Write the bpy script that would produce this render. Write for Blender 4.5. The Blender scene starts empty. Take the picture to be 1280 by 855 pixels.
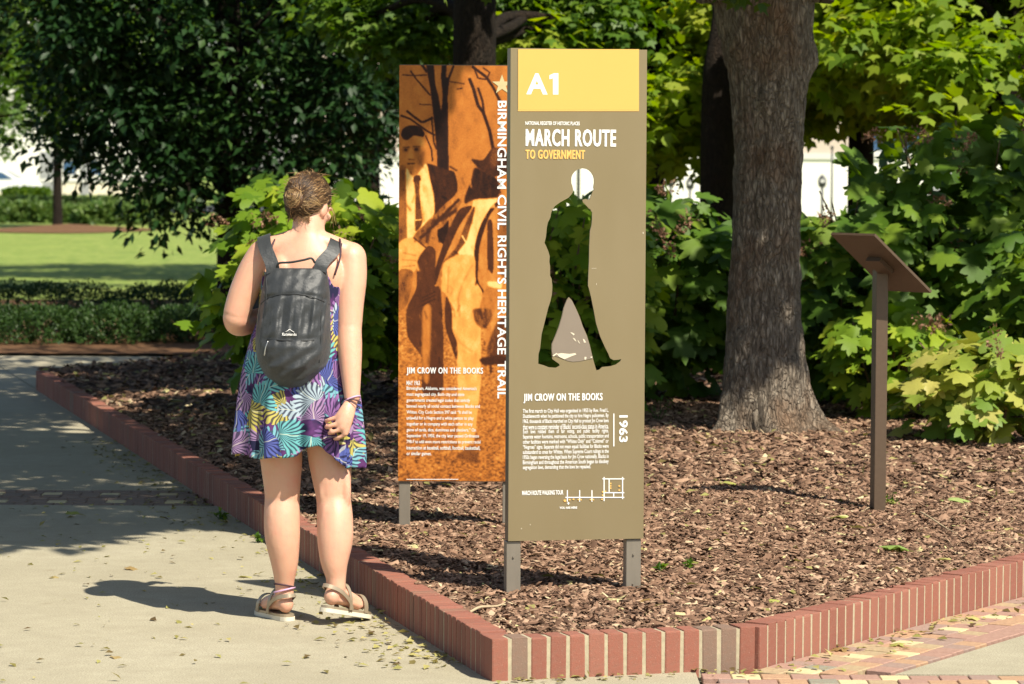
import bpy, bmesh, math, random
import numpy as np
from mathutils import Vector, Matrix, Quaternion
from mathutils.geometry import tessellate_polygon

random.seed(7)
RNG = np.random.default_rng(11)
SC = bpy.context.scene
COL = SC.collection
R_ = math.radians

# ------------------------------------------------------------------ camera
F_PX, CX, CY, CAM_H = 4000.0, 640.0, 427.5, 1.7
PITCH = math.atan((427.5 - 210.0) / F_PX)
cam_d = bpy.data.cameras.new('camera')
cam = bpy.data.objects.new('camera', cam_d)
COL.objects.link(cam)
CAM_R = Matrix.Rotation(math.pi / 2 - PITCH, 3, 'X') @ Matrix.Rotation(R_(0.3), 3, 'Z')
cam.matrix_world = Matrix.Translation((0, 0, CAM_H)) @ CAM_R.to_4x4()
cam_d.sensor_width = 36.0
cam_d.lens = F_PX * 36.0 / 1280.0
cam_d.clip_end = 2000
cam_d.dof.use_dof = True
cam_d.dof.focus_distance = 12.2
cam_d.dof.aperture_fstop = 7.1
SC.camera = cam

# ------------------------------------------------------------------ sky, sun, exposure
SUN = Vector((0.52, -0.62, 1.0)).normalized()
w = bpy.data.worlds.new('World')
SC.world = w
w.use_nodes = True
wn = w.node_tree.nodes
sky = wn.new('ShaderNodeTexSky')
sky.sky_type = 'NISHITA'
sky.sun_disc = False
sky.sun_elevation = math.asin(SUN.z)
sky.sun_rotation = math.atan2(SUN.x, SUN.y)
wn['Background'].inputs[1].default_value = 0.082
w.node_tree.links.new(sky.outputs[0], wn['Background'].inputs[0])
sun_d = bpy.data.lights.new('sun', 'SUN')
sun_d.energy = 5.0
sun_d.angle = R_(0.5)
sun_d.color = (1.0, 0.93, 0.79)
sun = bpy.data.objects.new('sun', sun_d)
sun.rotation_euler = SUN.to_track_quat('Z', 'Y').to_euler()
sun.location = (6, -6, 12)
COL.objects.link(sun)
SC.view_settings.view_transform = 'Standard'
SC.view_settings.look = 'None'
SC.view_settings.gamma = 1
SC.view_settings.exposure = 0.74
SC.render.engine = 'CYCLES'
SC.cycles.use_denoising = True
SC.cycles.max_bounces = 7
SC.cycles.diffuse_bounces = 4
SC.cycles.transparent_max_bounces = 6
SC.cycles.use_adaptive_sampling = True
SC.cycles.adaptive_threshold = 0.01

# ------------------------------------------------------------------ pixel -> world
def ray(px, py):
    return CAM_R @ Vector(((px - CX) / F_PX, -(py - CY) / F_PX, -1.0))

def at(px, py, z=0.0):
    d = ray(px, py)
    t = (z - CAM_H) / d.z
    return Vector((d.x * t, d.y * t, z))

def atY(px, py, Y):
    d = ray(px, py)
    t = Y / d.y
    return Vector((d.x * t, Y, CAM_H + d.z * t))

# ------------------------------------------------------------------ mesh helpers
def link(name, mesh, mat=None, parent=None, smooth=False):
    o = bpy.data.objects.new(name, mesh)
    COL.objects.link(o)
    if mat is not None and len(mesh.materials) == 0:
        mesh.materials.append(mat)
    if parent is not None:
        o.parent = parent
    if smooth:
        mesh.polygons.foreach_set('use_smooth', [True] * len(mesh.polygons))
    return o

def mk(name, verts, faces, mat=None, parent=None, smooth=False, origin=None):
    if origin is not None:
        verts = [Vector(v) - Vector(origin) for v in verts]
    m = bpy.data.meshes.new(name)
    m.from_pydata([tuple(v) for v in verts], [], faces)
    m.update()
    return link(name, m, mat, parent, smooth)

def fast(name, V, loops, starts, mat, parent=None, var=None, smooth=False):
    m = bpy.data.meshes.new(name)
    V = np.asarray(V, dtype=np.float32)
    m.vertices.add(len(V))
    m.vertices.foreach_set('co', V.ravel())
    m.loops.add(len(loops))
    m.loops.foreach_set('vertex_index', np.asarray(loops, dtype=np.int32))
    m.polygons.add(len(starts))
    m.polygons.foreach_set('loop_start', np.asarray(starts, dtype=np.int32))
    m.update(calc_edges=True)
    m.validate()
    if var is not None:
        a = m.attributes.new('var', 'FLOAT', 'POINT')
        a.data.foreach_set('value', np.asarray(var, dtype=np.float32))
    return link(name, m, mat, parent, smooth)

def thing(name, label, cat, loc=(0, 0, 0), rz=0.0, group=None):
    o = bpy.data.objects.new(name, None)
    COL.objects.link(o)
    o.empty_display_size = 0.1
    o.location = loc
    o.rotation_euler = (0, 0, rz)
    return tag(o, label, cat, group)

def tag(o, label, cat, group=None):
    o['label'] = label
    o['category'] = cat
    if group:
        o['group'] = group
    return o

def kind(o, k):
    o['kind'] = k
    return o

def box(x0, x1, y0, y1, z0, z1):
    v = [(x, y, z) for z in (z0, z1) for y in (y0, y1) for x in (x0, x1)]
    f = [(0, 2, 3, 1), (4, 5, 7, 6), (0, 1, 5, 4), (1, 3, 7, 5), (3, 2, 6, 7), (2, 0, 4, 6)]
    return v, f

def merge(parts):
    V, Fs = [], []
    for v, f in parts:
        n = len(V)
        V += list(v)
        Fs += [tuple(i + n for i in q) for q in f]
    return V, Fs

def bevel_obj(o, wdt, seg=2):
    bm = bmesh.new()
    bm.from_mesh(o.data)
    bmesh.ops.bevel(bm, geom=list(bm.edges), offset=wdt, segments=seg, affect='EDGES', profile=0.6)
    bm.to_mesh(o.data)
    bm.free()
    return o

def plate(outer, holes, y0, y1):
    """flat sheet in the x-z plane with holes, between depths y0 (front) and y1"""
    loops = [[Vector((p[0], p[1], 0)) for p in outer]] + [[Vector((p[0], p[1], 0)) for p in h] for h in holes]
    flat = [p for l in loops for p in l]
    tris = tessellate_polygon(loops)
    n = len(flat)
    V = [(p.x, y0, p.y) for p in flat] + [(p.x, y1, p.y) for p in flat]
    Fs = []
    for t in tris:
        a, b, c = [flat[i] for i in t]
        if (b - a).cross(c - a).z < 0:
            t = (t[0], t[2], t[1])
        Fs.append(tuple(t))
        Fs.append((t[0] + n, t[2] + n, t[1] + n))
    k = 0
    for l in loops:
        m = len(l)
        for i in range(m):
            j = (i + 1) % m
            Fs.append((k + i, k + j, k + j + n, k + i + n))
        k += m
    return V, Fs

def catmull(pts, k=5):
    pts = [np.array(p, float) for p in pts]
    P = [pts[0]] + pts + [pts[-1]]
    out = []
    for i in range(1, len(P) - 2):
        p0, p1, p2, p3 = P[i - 1], P[i], P[i + 1], P[i + 2]
        for j in range(k):
            t = j / k
            out.append(0.5 * ((2 * p1) + (-p0 + p2) * t + (2 * p0 - 5 * p1 + 4 * p2 - p3) * t * t + (-p0 + 3 * p1 - 3 * p2 + p3) * t ** 3))
    out.append(pts[-1])
    return out

def tube(pts, rad, n=10, k=4, flat=1.0, up=None, cap=True):
    """pts with radii, catmull-smoothed; flat<1 squeezes the section along its second axis"""
    if np.isscalar(rad):
        rad = [rad] * len(pts)
    pr = [tuple(p) + (r,) for p, r in zip(pts, rad)]
    pr = catmull(pr, k) if k > 1 else [np.array(p) for p in pr]
    P = [Vector(p[:3]) for p in pr]
    V, Fs = [], []
    ref = Vector(up) if up is not None else None
    prev = None
    for i, p in enumerate(P):
        t = (P[min(i + 1, len(P) - 1)] - P[max(i - 1, 0)])
        t = t.normalized() if t.length > 1e-9 else Vector((0, 0, 1))
        if ref is not None:
            a = ref.cross(t)
            if a.length < 1e-4:
                a = prev if prev is not None else t.orthogonal()
        elif prev is None:
            a = t.orthogonal()
        else:
            a = prev - t * prev.dot(t)
        a = a.normalized()
        prev = a
        b = t.cross(a).normalized()
        r = pr[i][3]
        for j in range(n):
            c, s = math.cos(2 * math.pi * j / n), math.sin(2 * math.pi * j / n)
            V.append(p + a * (c * r) + b * (s * r * flat))
    m = len(P)
    for i in range(m - 1):
        for j in range(n):
            j2 = (j + 1) % n
            Fs.append((i * n + j, i * n + j2, (i + 1) * n + j2, (i + 1) * n + j))
    if cap:
        Fs.append(tuple(range(n - 1, -1, -1)))
        Fs.append(tuple((m - 1) * n + j for j in range(n)))
    return V, Fs

def ellipsoid(c, r, rot=None, nu=20, nv=12):
    V, Fs = [], []
    c = Vector(c)
    for i in range(nv + 1):
        th = math.pi * i / nv
        for j in range(nu):
            ph = 2 * math.pi * j / nu
            p = Vector((r[0] * math.sin(th) * math.cos(ph), r[1] * math.sin(th) * math.sin(ph), r[2] * math.cos(th)))
            if rot is not None:
                p = rot @ p
            V.append(c + p)
    for i in range(nv):
        for j in range(nu):
            j2 = (j + 1) % nu
            Fs.append((i * nu + j, (i + 1) * nu + j, (i + 1) * nu + j2, i * nu + j2))
    return V, Fs

def _hash(ix, iy, s=0):
    n = (ix.astype(np.int64) * 374761393 + iy.astype(np.int64) * 668265263 + s * 974711) & 0x7fffffff
    n = ((n ^ (n >> 13)) * 1274126177) & 0x7fffffff
    return ((n ^ (n >> 16)) & 0xffff) / 65535.0

def vnoise(x, y, s=0):
    x, y = np.asarray(x, float), np.asarray(y, float)
    ix, iy = np.floor(x), np.floor(y)
    fx, fy = x - ix, y - iy
    fx, fy = fx * fx * (3 - 2 * fx), fy * fy * (3 - 2 * fy)
    a, b = _hash(ix, iy, s), _hash(ix + 1, iy, s)
    c, d = _hash(ix, iy + 1, s), _hash(ix + 1, iy + 1, s)
    return (a * (1 - fx) + b * fx) * (1 - fy) + (c * (1 - fx) + d * fx) * fy

def fbm(x, y, o=4, s=0):
    v, a, t = 0, 0.5, 0
    for i in range(o):
        v = v + a * vnoise(x * 2 ** i, y * 2 ** i, s + i * 7)
        t += a
        a *= 0.5
    return v / t

# ------------------------------------------------------------------ materials
def srgb(r, g, b):
    f = lambda c: (c / 255 / 12.92) if c / 255 <= 0.04045 else ((c / 255 + 0.055) / 1.055) ** 2.4
    return (f(r), f(g), f(b))

class NT:
    def __init__(s, name):
        s.m = bpy.data.materials.new(name)
        s.m.use_nodes = True
        s.t = s.m.node_tree
        s.b = s.t.nodes['Principled BSDF']
        s.out = s.t.nodes['Material Output']
    def n(s, typ, **kw):
        nd = s.t.nodes.new(typ)
        for k, v in kw.items():
            setattr(nd, k, v)
        return nd
    def l(s, a, b):
        s.t.links.new(a, b)
    def coord(s, which='Object', scale=(1, 1, 1)):
        tc = s.n('ShaderNodeTexCoord')
        mp = s.n('ShaderNodeMapping')
        mp.inputs['Scale'].default_value = scale
        s.l(tc.outputs[which], mp.inputs[0])
        return mp.outputs[0]
    def noise(s, vec, scale, detail=6, rough=0.6, dist=0.0):
        nd = s.n('ShaderNodeTexNoise')
        nd.inputs['Scale'].default_value = scale
        nd.inputs['Detail'].default_value = detail
        nd.inputs['Roughness'].default_value = rough
        nd.inputs['Distortion'].default_value = dist
        if vec is not None:
            s.l(vec, nd.inputs['Vector'])
        return nd.outputs['Fac']
    def ramp(s, fac, stops, interp='LINEAR'):
        nd = s.n('ShaderNodeValToRGB')
        cr = nd.color_ramp
        cr.interpolation = interp
        while len(cr.elements) < len(stops):
            cr.elements.new(0.5)
        for e, (p, c) in zip(cr.elements, stops):
            e.position = p
            e.color = (*c, 1) if len(c) == 3 else c
        s.l(fac, nd.inputs[0])
        return nd.outputs[0]
    def mix(s, fac, a, b, typ='MIX'):
        nd = s.n('ShaderNodeMix', data_type='RGBA', blend_type=typ)
        for sock, v in ((nd.inputs[0], fac), (nd.inputs[6], a), (nd.inputs[7], b)):
            if isinstance(v, (int, float)):
                sock.default_value = v
            elif isinstance(v, tuple):
                sock.default_value = (*v, 1)
            else:
                s.l(v, sock)
        return nd.outputs[2]
    def math(s, op, a, b=None, c=None):
        nd = s.n('ShaderNodeMath', operation=op)
        for sock, v in zip(nd.inputs, (a, b, c)):
            if v is None:
                continue
            if isinstance(v, (int, float)):
                sock.default_value = v
            else:
                s.l(v, sock)
        return nd.outputs[0]
    def bump(s, h, strength=0.4, dist=0.01, normal=None):
        nd = s.n('ShaderNodeBump')
        nd.inputs['Strength'].default_value = strength
        nd.inputs['Distance'].default_value = dist
        s.l(h, nd.inputs['Height'])
        if normal is not None:
            s.l(normal, nd.inputs['Normal'])
        s.l(nd.outputs[0], s.b.inputs['Normal'])
        return nd.outputs[0]
    def attr(s, name):
        return s.n('ShaderNodeAttribute', attribute_name=name)
    def base(s, c):
        if isinstance(c, tuple):
            s.b.inputs['Base Color'].default_value = (*c, 1)
        else:
            s.l(c, s.b.inputs['Base Color'])
    def set(s, rough=0.6, metal=0.0, spec=0.5):
        s.b.inputs['Roughness'].default_value = rough
        s.b.inputs['Metallic'].default_value = metal
        s.b.inputs['Specular IOR Level'].default_value = spec
        return s.m

def simple(name, c, rough=0.6, metal=0.0, spec=0.5, var=0.12, scale=30):
    t = NT(name)
    v = t.noise(t.coord(), scale, 5)
    t.base(t.mix(v, tuple(x * (1 - var) for x in c), tuple(min(1, x * (1 + var)) for x in c)))
    return t.set(rough, metal, spec)

def leaf_mat(name, stops, rough=0.45, trans=0.3, spec=0.4, tcol=None, use_obj=False):
    t = NT(name)
    if use_obj:
        v = t.n('ShaderNodeObjectInfo').outputs['Random']
    else:
        v = t.attr('var').outputs['Fac']
    c = t.ramp(v, stops)
    blot = t.noise(t.coord('Object'), 14, 3)
    c = t.mix(t.math('MULTIPLY', blot, 0.35), c, tuple(x * 0.6 for x in stops[0][1]))
    t.base(c)
    t.set(rough, 0, spec)
    tr = t.n('ShaderNodeBsdfTranslucent')
    hs = t.n('ShaderNodeHueSaturation')
    hs.inputs['Hue'].default_value = 0.492
    hs.inputs['Saturation'].default_value = 1.1
    hs.inputs['Value'].default_value = 1.5
    t.l(c, hs.inputs['Color'])
    t.l(hs.outputs[0], tr.inputs['Color'])
    ms = t.n('ShaderNodeMixShader')
    ms.inputs[0].default_value = trans
    t.l(t.b.outputs[0], ms.inputs[1])
    t.l(tr.outputs[0], ms.inputs[2])
    t.l(ms.outputs[0], t.out.inputs['Surface'])
    return t.m

M = {}
# concrete
t = NT('concrete')
co = t.coord()
n1, n2, n3 = t.noise(co, 1.1, 6, 0.65), t.noise(co, 9, 6, 0.7), t.noise(co, 160, 3, 0.6)
c = t.ramp(n1, [(0.3, (0.33, 0.295, 0.205)), (0.55, (0.395, 0.358, 0.255)), (0.75, (0.43, 0.392, 0.285))])
c = t.mix(t.ramp(n2, [(0.35, (0, 0, 0)), (0.7, (0.6, 0.6, 0.6))]), c, (0.285, 0.25, 0.175))
c = t.mix(t.ramp(n3, [(0.38, (0.75, 0.75, 0.75)), (0.52, (0, 0, 0))]), c, (0.22, 0.195, 0.14))
c = t.mix(t.ramp(n3, [(0.6, (0, 0, 0)), (0.72, (0.6, 0.6, 0.6))]), c, (0.58, 0.53, 0.41))
vo = t.n('ShaderNodeTexVoronoi')
vo.inputs['Scale'].default_value = 3.1
t.l(co, vo.inputs['Vector'])
c = t.mix(t.ramp(vo.outputs['Distance'], [(0.03, (0.5, 0.5, 0.5)), (0.09, (0, 0, 0))]), c, (0.24, 0.2, 0.13))
t.base(c)
t.bump(t.math('ADD', t.math('MULTIPLY', n3, 0.6), n2), 0.35, 0.006)
M['concrete'] = t.set(0.9, 0, 0.25)
M['joint'] = simple('joint_fill', (0.09, 0.08, 0.055), 0.95, var=0.4)
M['mortar'] = simple('mortar', (0.37, 0.32, 0.215), 0.95, var=0.35, scale=60)

def brick_mat(name, stops, sc=45):
    t = NT(name)
    v = t.n('ShaderNodeObjectInfo').outputs['Random']
    c = t.ramp(v, stops, 'CONSTANT')
    co = t.coord()
    a, b = t.noise(co, sc, 6, 0.65), t.noise(co, sc * 5, 3)
    c = t.mix(t.ramp(a, [(0.35, (0.45, 0.45, 0.45)), (0.62, (0, 0, 0))]), c, (0.22, 0.12, 0.085))
    c = t.mix(t.ramp(b, [(0.62, (0, 0, 0)), (0.75, (0.5, 0.5, 0.5))]), c, (0.5, 0.36, 0.28))
    t.base(c)
    t.bump(t.math('ADD', a, t.math('MULTIPLY', b, 0.5)), 0.5, 0.004)
    return t.set(0.85, 0, 0.3)
M['brick'] = brick_mat('kerb_brick', [(0, (0.27, 0.098, 0.066)), (0.3, (0.235, 0.085, 0.058)), (0.52, (0.285, 0.112, 0.076)), (0.76, (0.225, 0.108, 0.074)), (0.84, (0.25, 0.092, 0.064)), (0.975, (0.19, 0.13, 0.095))])
M['paver'] = brick_mat('paver', [(0, (0.36, 0.22, 0.17)), (0.34, (0.43, 0.27, 0.16)), (0.62, (0.31, 0.22, 0.18)), (0.8, (0.40, 0.31, 0.18)), (0.95, (0.25, 0.25, 0.19))])
M['paver_red'] = brick_mat('paver_red', [(0, (0.20, 0.155, 0.12)), (0.4, (0.215, 0.165, 0.125)), (0.75, (0.185, 0.15, 0.118))])
M['paver_cream'] = simple('paver_cream', (0.52, 0.43, 0.24), 0.9, var=0.2)

# mulch
t = NT('mulch_base')
co = t.coord()
a = t.noise(co, 45, 7, 0.75)
t.base(t.ramp(a, [(0.3, (0.022, 0.013, 0.009)), (0.6, (0.10, 0.058, 0.038)), (0.8, (0.2, 0.13, 0.085))]))
t.bump(a, 1.0, 0.03)
M['mulch'] = t.set(0.95, 0, 0.2)
t = NT('bark_chip')
v = t.attr('var').outputs['Fac']
c = t.ramp(v, [(0, (0.045, 0.024, 0.014)), (0.25, (0.15, 0.082, 0.05)), (0.55, (0.285, 0.168, 0.106)), (0.82, (0.425, 0.27, 0.178)), (0.92, (0.54, 0.38, 0.25)), (0.97, (0.66, 0.54, 0.33)), (1.0, (0.50, 0.48, 0.18))])
c = t.mix(t.noise(t.coord(scale=(1, 1, 1)), 150, 4), c, t.mix(0.45, c, (0.06, 0.035, 0.025)))
t.base(c)
M['chip'] = t.set(0.85, 0, 0.25)

# grass
t = NT('grass_sheet')
co = t.coord()
a, b = t.noise(t.coord(scale=(1, .5, 1)), 0.5, 7, 0.7), t.noise(t.coord(scale=(1, 0.25, 1)), 7, 7, 0.75)
c = t.ramp(a, [(0.3, (0.13, 0.20, 0.035)), (0.7, (0.19, 0.26, 0.05))])
c = t.mix(t.ramp(b, [(0.38, (0, 0, 0)), (0.62, (0.85, 0.85, 0.85))]), c, (0.26, 0.30, 0.075))
c = t.mix(t.ramp(t.noise(t.coord(scale=(1, .3, 1)), 1.6, 5, .7), [(0.5, (0, 0, 0)), (0.68, (0.6, 0.6, 0.6))]), c, (0.10, 0.16, 0.03))  # darker bands in the grass colour stand in for shade
t.base(c)
t.bump(b, 0.8, 0.05)
M['grass'] = t.set(0.9, 0, 0.2)
M['asphalt'] = simple('asphalt', (0.06, 0.06, 0.06), 0.9, var=0.3)

# metals and sign faces
t = NT('bronze_paint')
a = t.noise(t.coord(), 60, 5)
t.base(t.mix(a, (0.085, 0.055, 0.035), (0.12, 0.08, 0.052)))
M['bronze'] = t.set(0.42, 0.25, 0.5)
t = NT('grey_leg_metal')
a = t.noise(t.coord(scale=(1, 1, 0.2)), 40, 5)
t.base(t.mix(a, (0.19, 0.165, 0.13), (0.26, 0.23, 0.185)))
M['leg'] = t.set(0.4, 0.3, 0.5)
t = NT('khaki_panel')
a, b = t.noise(t.coord(scale=(1, 1, 0.4)), 5, 6), t.noise(t.coord(scale=(6, 6, 1)), 90, 4)
c = t.mix(a, (0.185, 0.143, 0.072), (0.21, 0.165, 0.086))
c = t.mix(t.ramp(b, [(0.70, (0, 0, 0)), (0.78, (0.5, 0.5, 0.5))]), c, (0.5, 0.42, 0.28))
t.base(c)
t.l(t.ramp(a, [(0.3, (0.38, 0.38, 0.38)), (0.7, (0.55, 0.55, 0.55))]), t.b.inputs['Roughness'])
M['khaki'] = t.m
M['yellow'] = simple('yellow_header', (0.56, 0.37, 0.085), 0.5, var=0.03, scale=4)
M['white'] = simple('white_print', (0.80, 0.79, 0.76), 0.5, var=0.02)
M['gold'] = simple('gold_print', (0.78, 0.45, 0.12), 0.5, var=0.02)
M['mauve'] = simple('mauve_patch', (0.205, 0.165, 0.125), 0.55, var=0.08, scale=12)
M['scratch'] = simple('pale_scratch', (0.62, 0.55, 0.42), 0.6)
M['black_edge'] = simple('dark_edge', (0.02, 0.02, 0.02), 0.4)
t = NT('duotone_print')
t.base(t.attr('col').outputs['Color'])
M['print'] = t.set(0.5, 0, 0.25)

# wood / bark
def bark(name, dark, mid, light, orange):
    t = NT(name)
    co = t.coord(scale=(1, 1, 0.28))
    n1 = t.noise(co, 42, 8, 0.75, 0.6)
    vo = t.n('ShaderNodeTexVoronoi', feature='DISTANCE_TO_EDGE')
    vo.inputs['Scale'].default_value = 48
    wn_ = t.n('ShaderNodeTexNoise')
    wn_.inputs['Scale'].default_value = 14
    t.l(co, wn_.inputs['Vector'])
    wob = t.mix(0.09, co, wn_.outputs['Color'], 'ADD')
    t.l(wob, vo.inputs['Vector'])
    big = t.noise(t.coord(), 2.2, 4)
    c = t.ramp(n1, [(0.28, dark), (0.5, mid), (0.72, light)])
    c = t.mix(t.ramp(big, [(0.5, (0, 0, 0)), (0.68, (0.75, 0.75, 0.75))]), c, t.mix(n1, dark, orange))
    crack = t.ramp(vo.outputs['Distance'], [(0.0, (0.8, 0.8, 0.8)), (0.16, (0, 0, 0))])
    c = t.mix(t.math('MULTIPLY', crack, t.math('MULTIPLY', n1, 0.55)), c, tuple(x * 0.4 for x in dark))
    t.base(c)
    h = t.math('SUBTRACT', t.math('MULTIPLY', n1, 0.8), crack)
    t.bump(h, 0.9, 0.02)
    return t.set(0.95, 0, 0.2)
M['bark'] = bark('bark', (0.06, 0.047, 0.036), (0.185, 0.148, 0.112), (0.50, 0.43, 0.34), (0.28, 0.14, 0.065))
M['bark_dark_shade'] = bark('bark_dark_shade', (0.010, 0.008, 0.006), (0.022, 0.016, 0.011), (0.045, 0.032, 0.022), (0.04, 0.02, 0.01))  # dark bark, taken near black in place of shade on the rear trunks
M['stem'] = simple('stem', (0.14, 0.09, 0.05), 0.9, var=0.3)

G = lambda *s: [(p, c) for p, c in s]
M['lf_tree'] = leaf_mat('leaf_shade_tree', G((0, (0.04, 0.08, 0.008)), (0.6, (0.08, 0.135, 0.012)), (1, (0.13, 0.18, 0.018))), 0.5, 0.35)
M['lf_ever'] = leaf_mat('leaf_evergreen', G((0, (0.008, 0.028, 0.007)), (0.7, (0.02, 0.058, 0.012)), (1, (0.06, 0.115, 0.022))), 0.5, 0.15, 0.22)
M['lf_maple'] = leaf_mat('leaf_maple', G((0, (0.12, 0.22, 0.016)), (0.5, (0.26, 0.36, 0.028)), (1, (0.46, 0.48, 0.06))), 0.55, 0.5, 0.3)
M['lf_green'] = leaf_mat('leaf_mid_green', G((0, (0.041, 0.100, 0.008)), (0.6, (0.094, 0.183, 0.014)), (1, (0.201, 0.289, 0.024))), 0.5, 0.42)
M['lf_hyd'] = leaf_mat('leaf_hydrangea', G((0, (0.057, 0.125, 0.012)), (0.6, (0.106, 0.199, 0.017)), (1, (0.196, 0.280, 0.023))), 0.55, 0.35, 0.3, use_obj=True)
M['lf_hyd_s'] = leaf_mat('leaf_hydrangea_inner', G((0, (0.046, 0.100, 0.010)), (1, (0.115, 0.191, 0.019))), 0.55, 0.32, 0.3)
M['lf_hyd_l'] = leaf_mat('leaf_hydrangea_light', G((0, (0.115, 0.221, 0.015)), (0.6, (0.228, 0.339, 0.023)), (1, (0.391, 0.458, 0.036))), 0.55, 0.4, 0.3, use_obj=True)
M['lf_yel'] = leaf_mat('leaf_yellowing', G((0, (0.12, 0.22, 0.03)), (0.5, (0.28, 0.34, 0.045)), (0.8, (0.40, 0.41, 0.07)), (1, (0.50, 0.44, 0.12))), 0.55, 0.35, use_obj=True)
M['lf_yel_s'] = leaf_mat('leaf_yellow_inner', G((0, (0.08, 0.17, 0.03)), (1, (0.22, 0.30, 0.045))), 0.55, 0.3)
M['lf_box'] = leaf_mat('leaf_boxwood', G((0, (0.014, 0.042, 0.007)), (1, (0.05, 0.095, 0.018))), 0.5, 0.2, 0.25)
M['lf_lawnhedge'] = leaf_mat('leaf_far_hedge', G((0, (0.06, 0.13, 0.025)), (1, (0.16, 0.23, 0.05))), 0.5, 0.3)
M['lf_fall'] = leaf_mat('leaf_fallen', G((0, (0.33, 0.36, 0.08)), (0.4, (0.50, 0.46, 0.14)), (0.75, (0.60, 0.53, 0.26)), (1, (0.28, 0.15, 0.06))), 0.6, 0.2, use_obj=True)
M['lf_fall_g'] = leaf_mat('leaf_fallen_green', G((0, (0.26, 0.38, 0.08)), (1, (0.42, 0.50, 0.17))), 0.6, 0.2, use_obj=True)
M['lf_litter'] = leaf_mat('leaf_litter', G((0, (0.10, 0.055, 0.025)), (0.3, (0.22, 0.20, 0.05)), (0.6, (0.32, 0.31, 0.09)), (1, (0.5, 0.43, 0.16))), 0.7, 0.15)
M['floret'] = leaf_mat('dried_floret', G((0, (0.12, 0.055, 0.03)), (0.6, (0.26, 0.13, 0.075)), (1, (0.44, 0.28, 0.17))), 0.7, 0.25)

# ------------------------------------------------------------------ layout of the kerb and the bed
K_far, K_cor = at(45, 487), at(613, 852)
K_ben, K_r1 = at(948, 836), at(1280, 744)
K_rig = K_ben + (K_r1 - K_ben) * 3.4
KH = 0.145
def inward(a, b, c):
    d = (b - a).normalized()
    n = Vector((-d.y, d.x, 0))
    return n if (c - a).dot(n) > 0 else -n
BC = Vector((1.0, 18.0, 0))
N_l, N_c, N_r = inward(K_cor, K_far, BC), inward(K_cor, K_ben, BC), inward(K_ben, K_rig, BC)
def bed_d(x, y):
    d = 1e9
    for a, n in ((K_cor, N_l), (K_cor, N_c), (K_ben, N_r)):
        d = np.minimum(d, (x - a.x) * n.x + (y - a.y) * n.y)
    return d
def bed_back(x):      # rear edge of the bed
    return 24.7 + (x + 3.7) * 1.25
def bed_z(x, y):
    d = np.clip(bed_d(x, y) / 2.6, 0, 1)
    s = d * d * (3 - 2 * d)
    return 0.122 + 0.075 * s + 0.035 * (fbm(np.asarray(x) * 1.3, np.asarray(y) * 1.3, 3, 5) - 0.5)

# ------------------------------------------------------------------ lawn, street, pavement
def sheet(name, pts, z, mat, parent=None):
    return mk(name, [(p[0], p[1], z) for p in pts], [tuple(range(len(pts)))], mat, parent)
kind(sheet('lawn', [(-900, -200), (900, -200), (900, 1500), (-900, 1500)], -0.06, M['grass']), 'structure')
kind(sheet('street', [(-200, 150), (200, 88), (200, 102), (-200, 176)], -0.04, M['asphalt']), 'structure')

pav = kind(sheet('pavement', [(-14, -3), (14, -3), (14, 26), (2, 26.0), (-2.0, 28.6), (-14, 28.6)], -0.03, M['joint']), 'structure')
def prism(name, pts, z0, z1, mat, parent):
    n = len(pts)
    V = [(p[0], p[1], z1) for p in pts] + [(p[0], p[1], z0) for p in pts]
    Fs = [tuple(range(n)), tuple(range(2 * n - 1, n - 1, -1))] + [(i, i + n, (i + 1) % n + n, (i + 1) % n) for i in range(n)]
    o = mk(name, V, Fs, mat, parent)
    bm = bmesh.new(); bm.from_mesh(o.data); bmesh.ops.recalc_face_normals(bm, faces=bm.faces); bm.to_mesh(o.data); bm.free()
    return o
def kl(y):           # x of the left kerb line at depth y
    return K_cor.x + (K_far.x - K_cor.x) * (y - K_cor.y) / (K_far.y - K_cor.y)
BY0, BY1 = at(150, 631.5).y, at(150, 612.5).y       # paver band crossing the left walk
yb = 10.72                                          # rear edge of the near paver band
xb = at(876, 848).x
prism('slab', [(-14, -3), (xb - 0.01, -3), (xb - 0.01, K_ben.y + 0.2), (K_cor.x + 0.3, K_cor.y + 0.3), (kl(BY0 - .01) + .1, BY0 - .01), (-14, BY0 - .01)], -0.025, 0.0, M['concrete'], pav)
prism('slab', [(-14, BY1 + .01), (kl(BY1) + .1, BY1 + .01), (kl(24.4) + .1, 24.4), (kl(24.4), 24.4), (kl(28.6) - .012, 28.6), (-14, 28.6)], -0.025, 0.0, M['concrete'], pav)
prism('slab', [(kl(24.4) + .012, 24.42), (-2.6, 26.2), (2, 25.8), (2, 27.2), (-2, 28.55), (kl(28.6) + .012, 28.55)], -0.025, 0.0, M['concrete'], pav)
RD = (K_rig - K_ben).normalized()
RO = -N_r
q0 = K_ben + RO * 0.43
def q_at_y(yy):
    return q0 + RD * ((yy - q0.y) / RD.y)
qa, qb = q_at_y(yb + .01), q_at_y(24)
prism('slab', [(qa.x + .01, yb + .01), (14, yb + .01), (14, 24), (qb.x + .01, 24)], -0.025, 0.0, M['concrete'], pav)
prism('slab', [(xb + .0, -3), (14, -3), (14, 10.08), (xb + .0, 10.08)], -0.025, 0.0, M['concrete'], pav)

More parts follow.
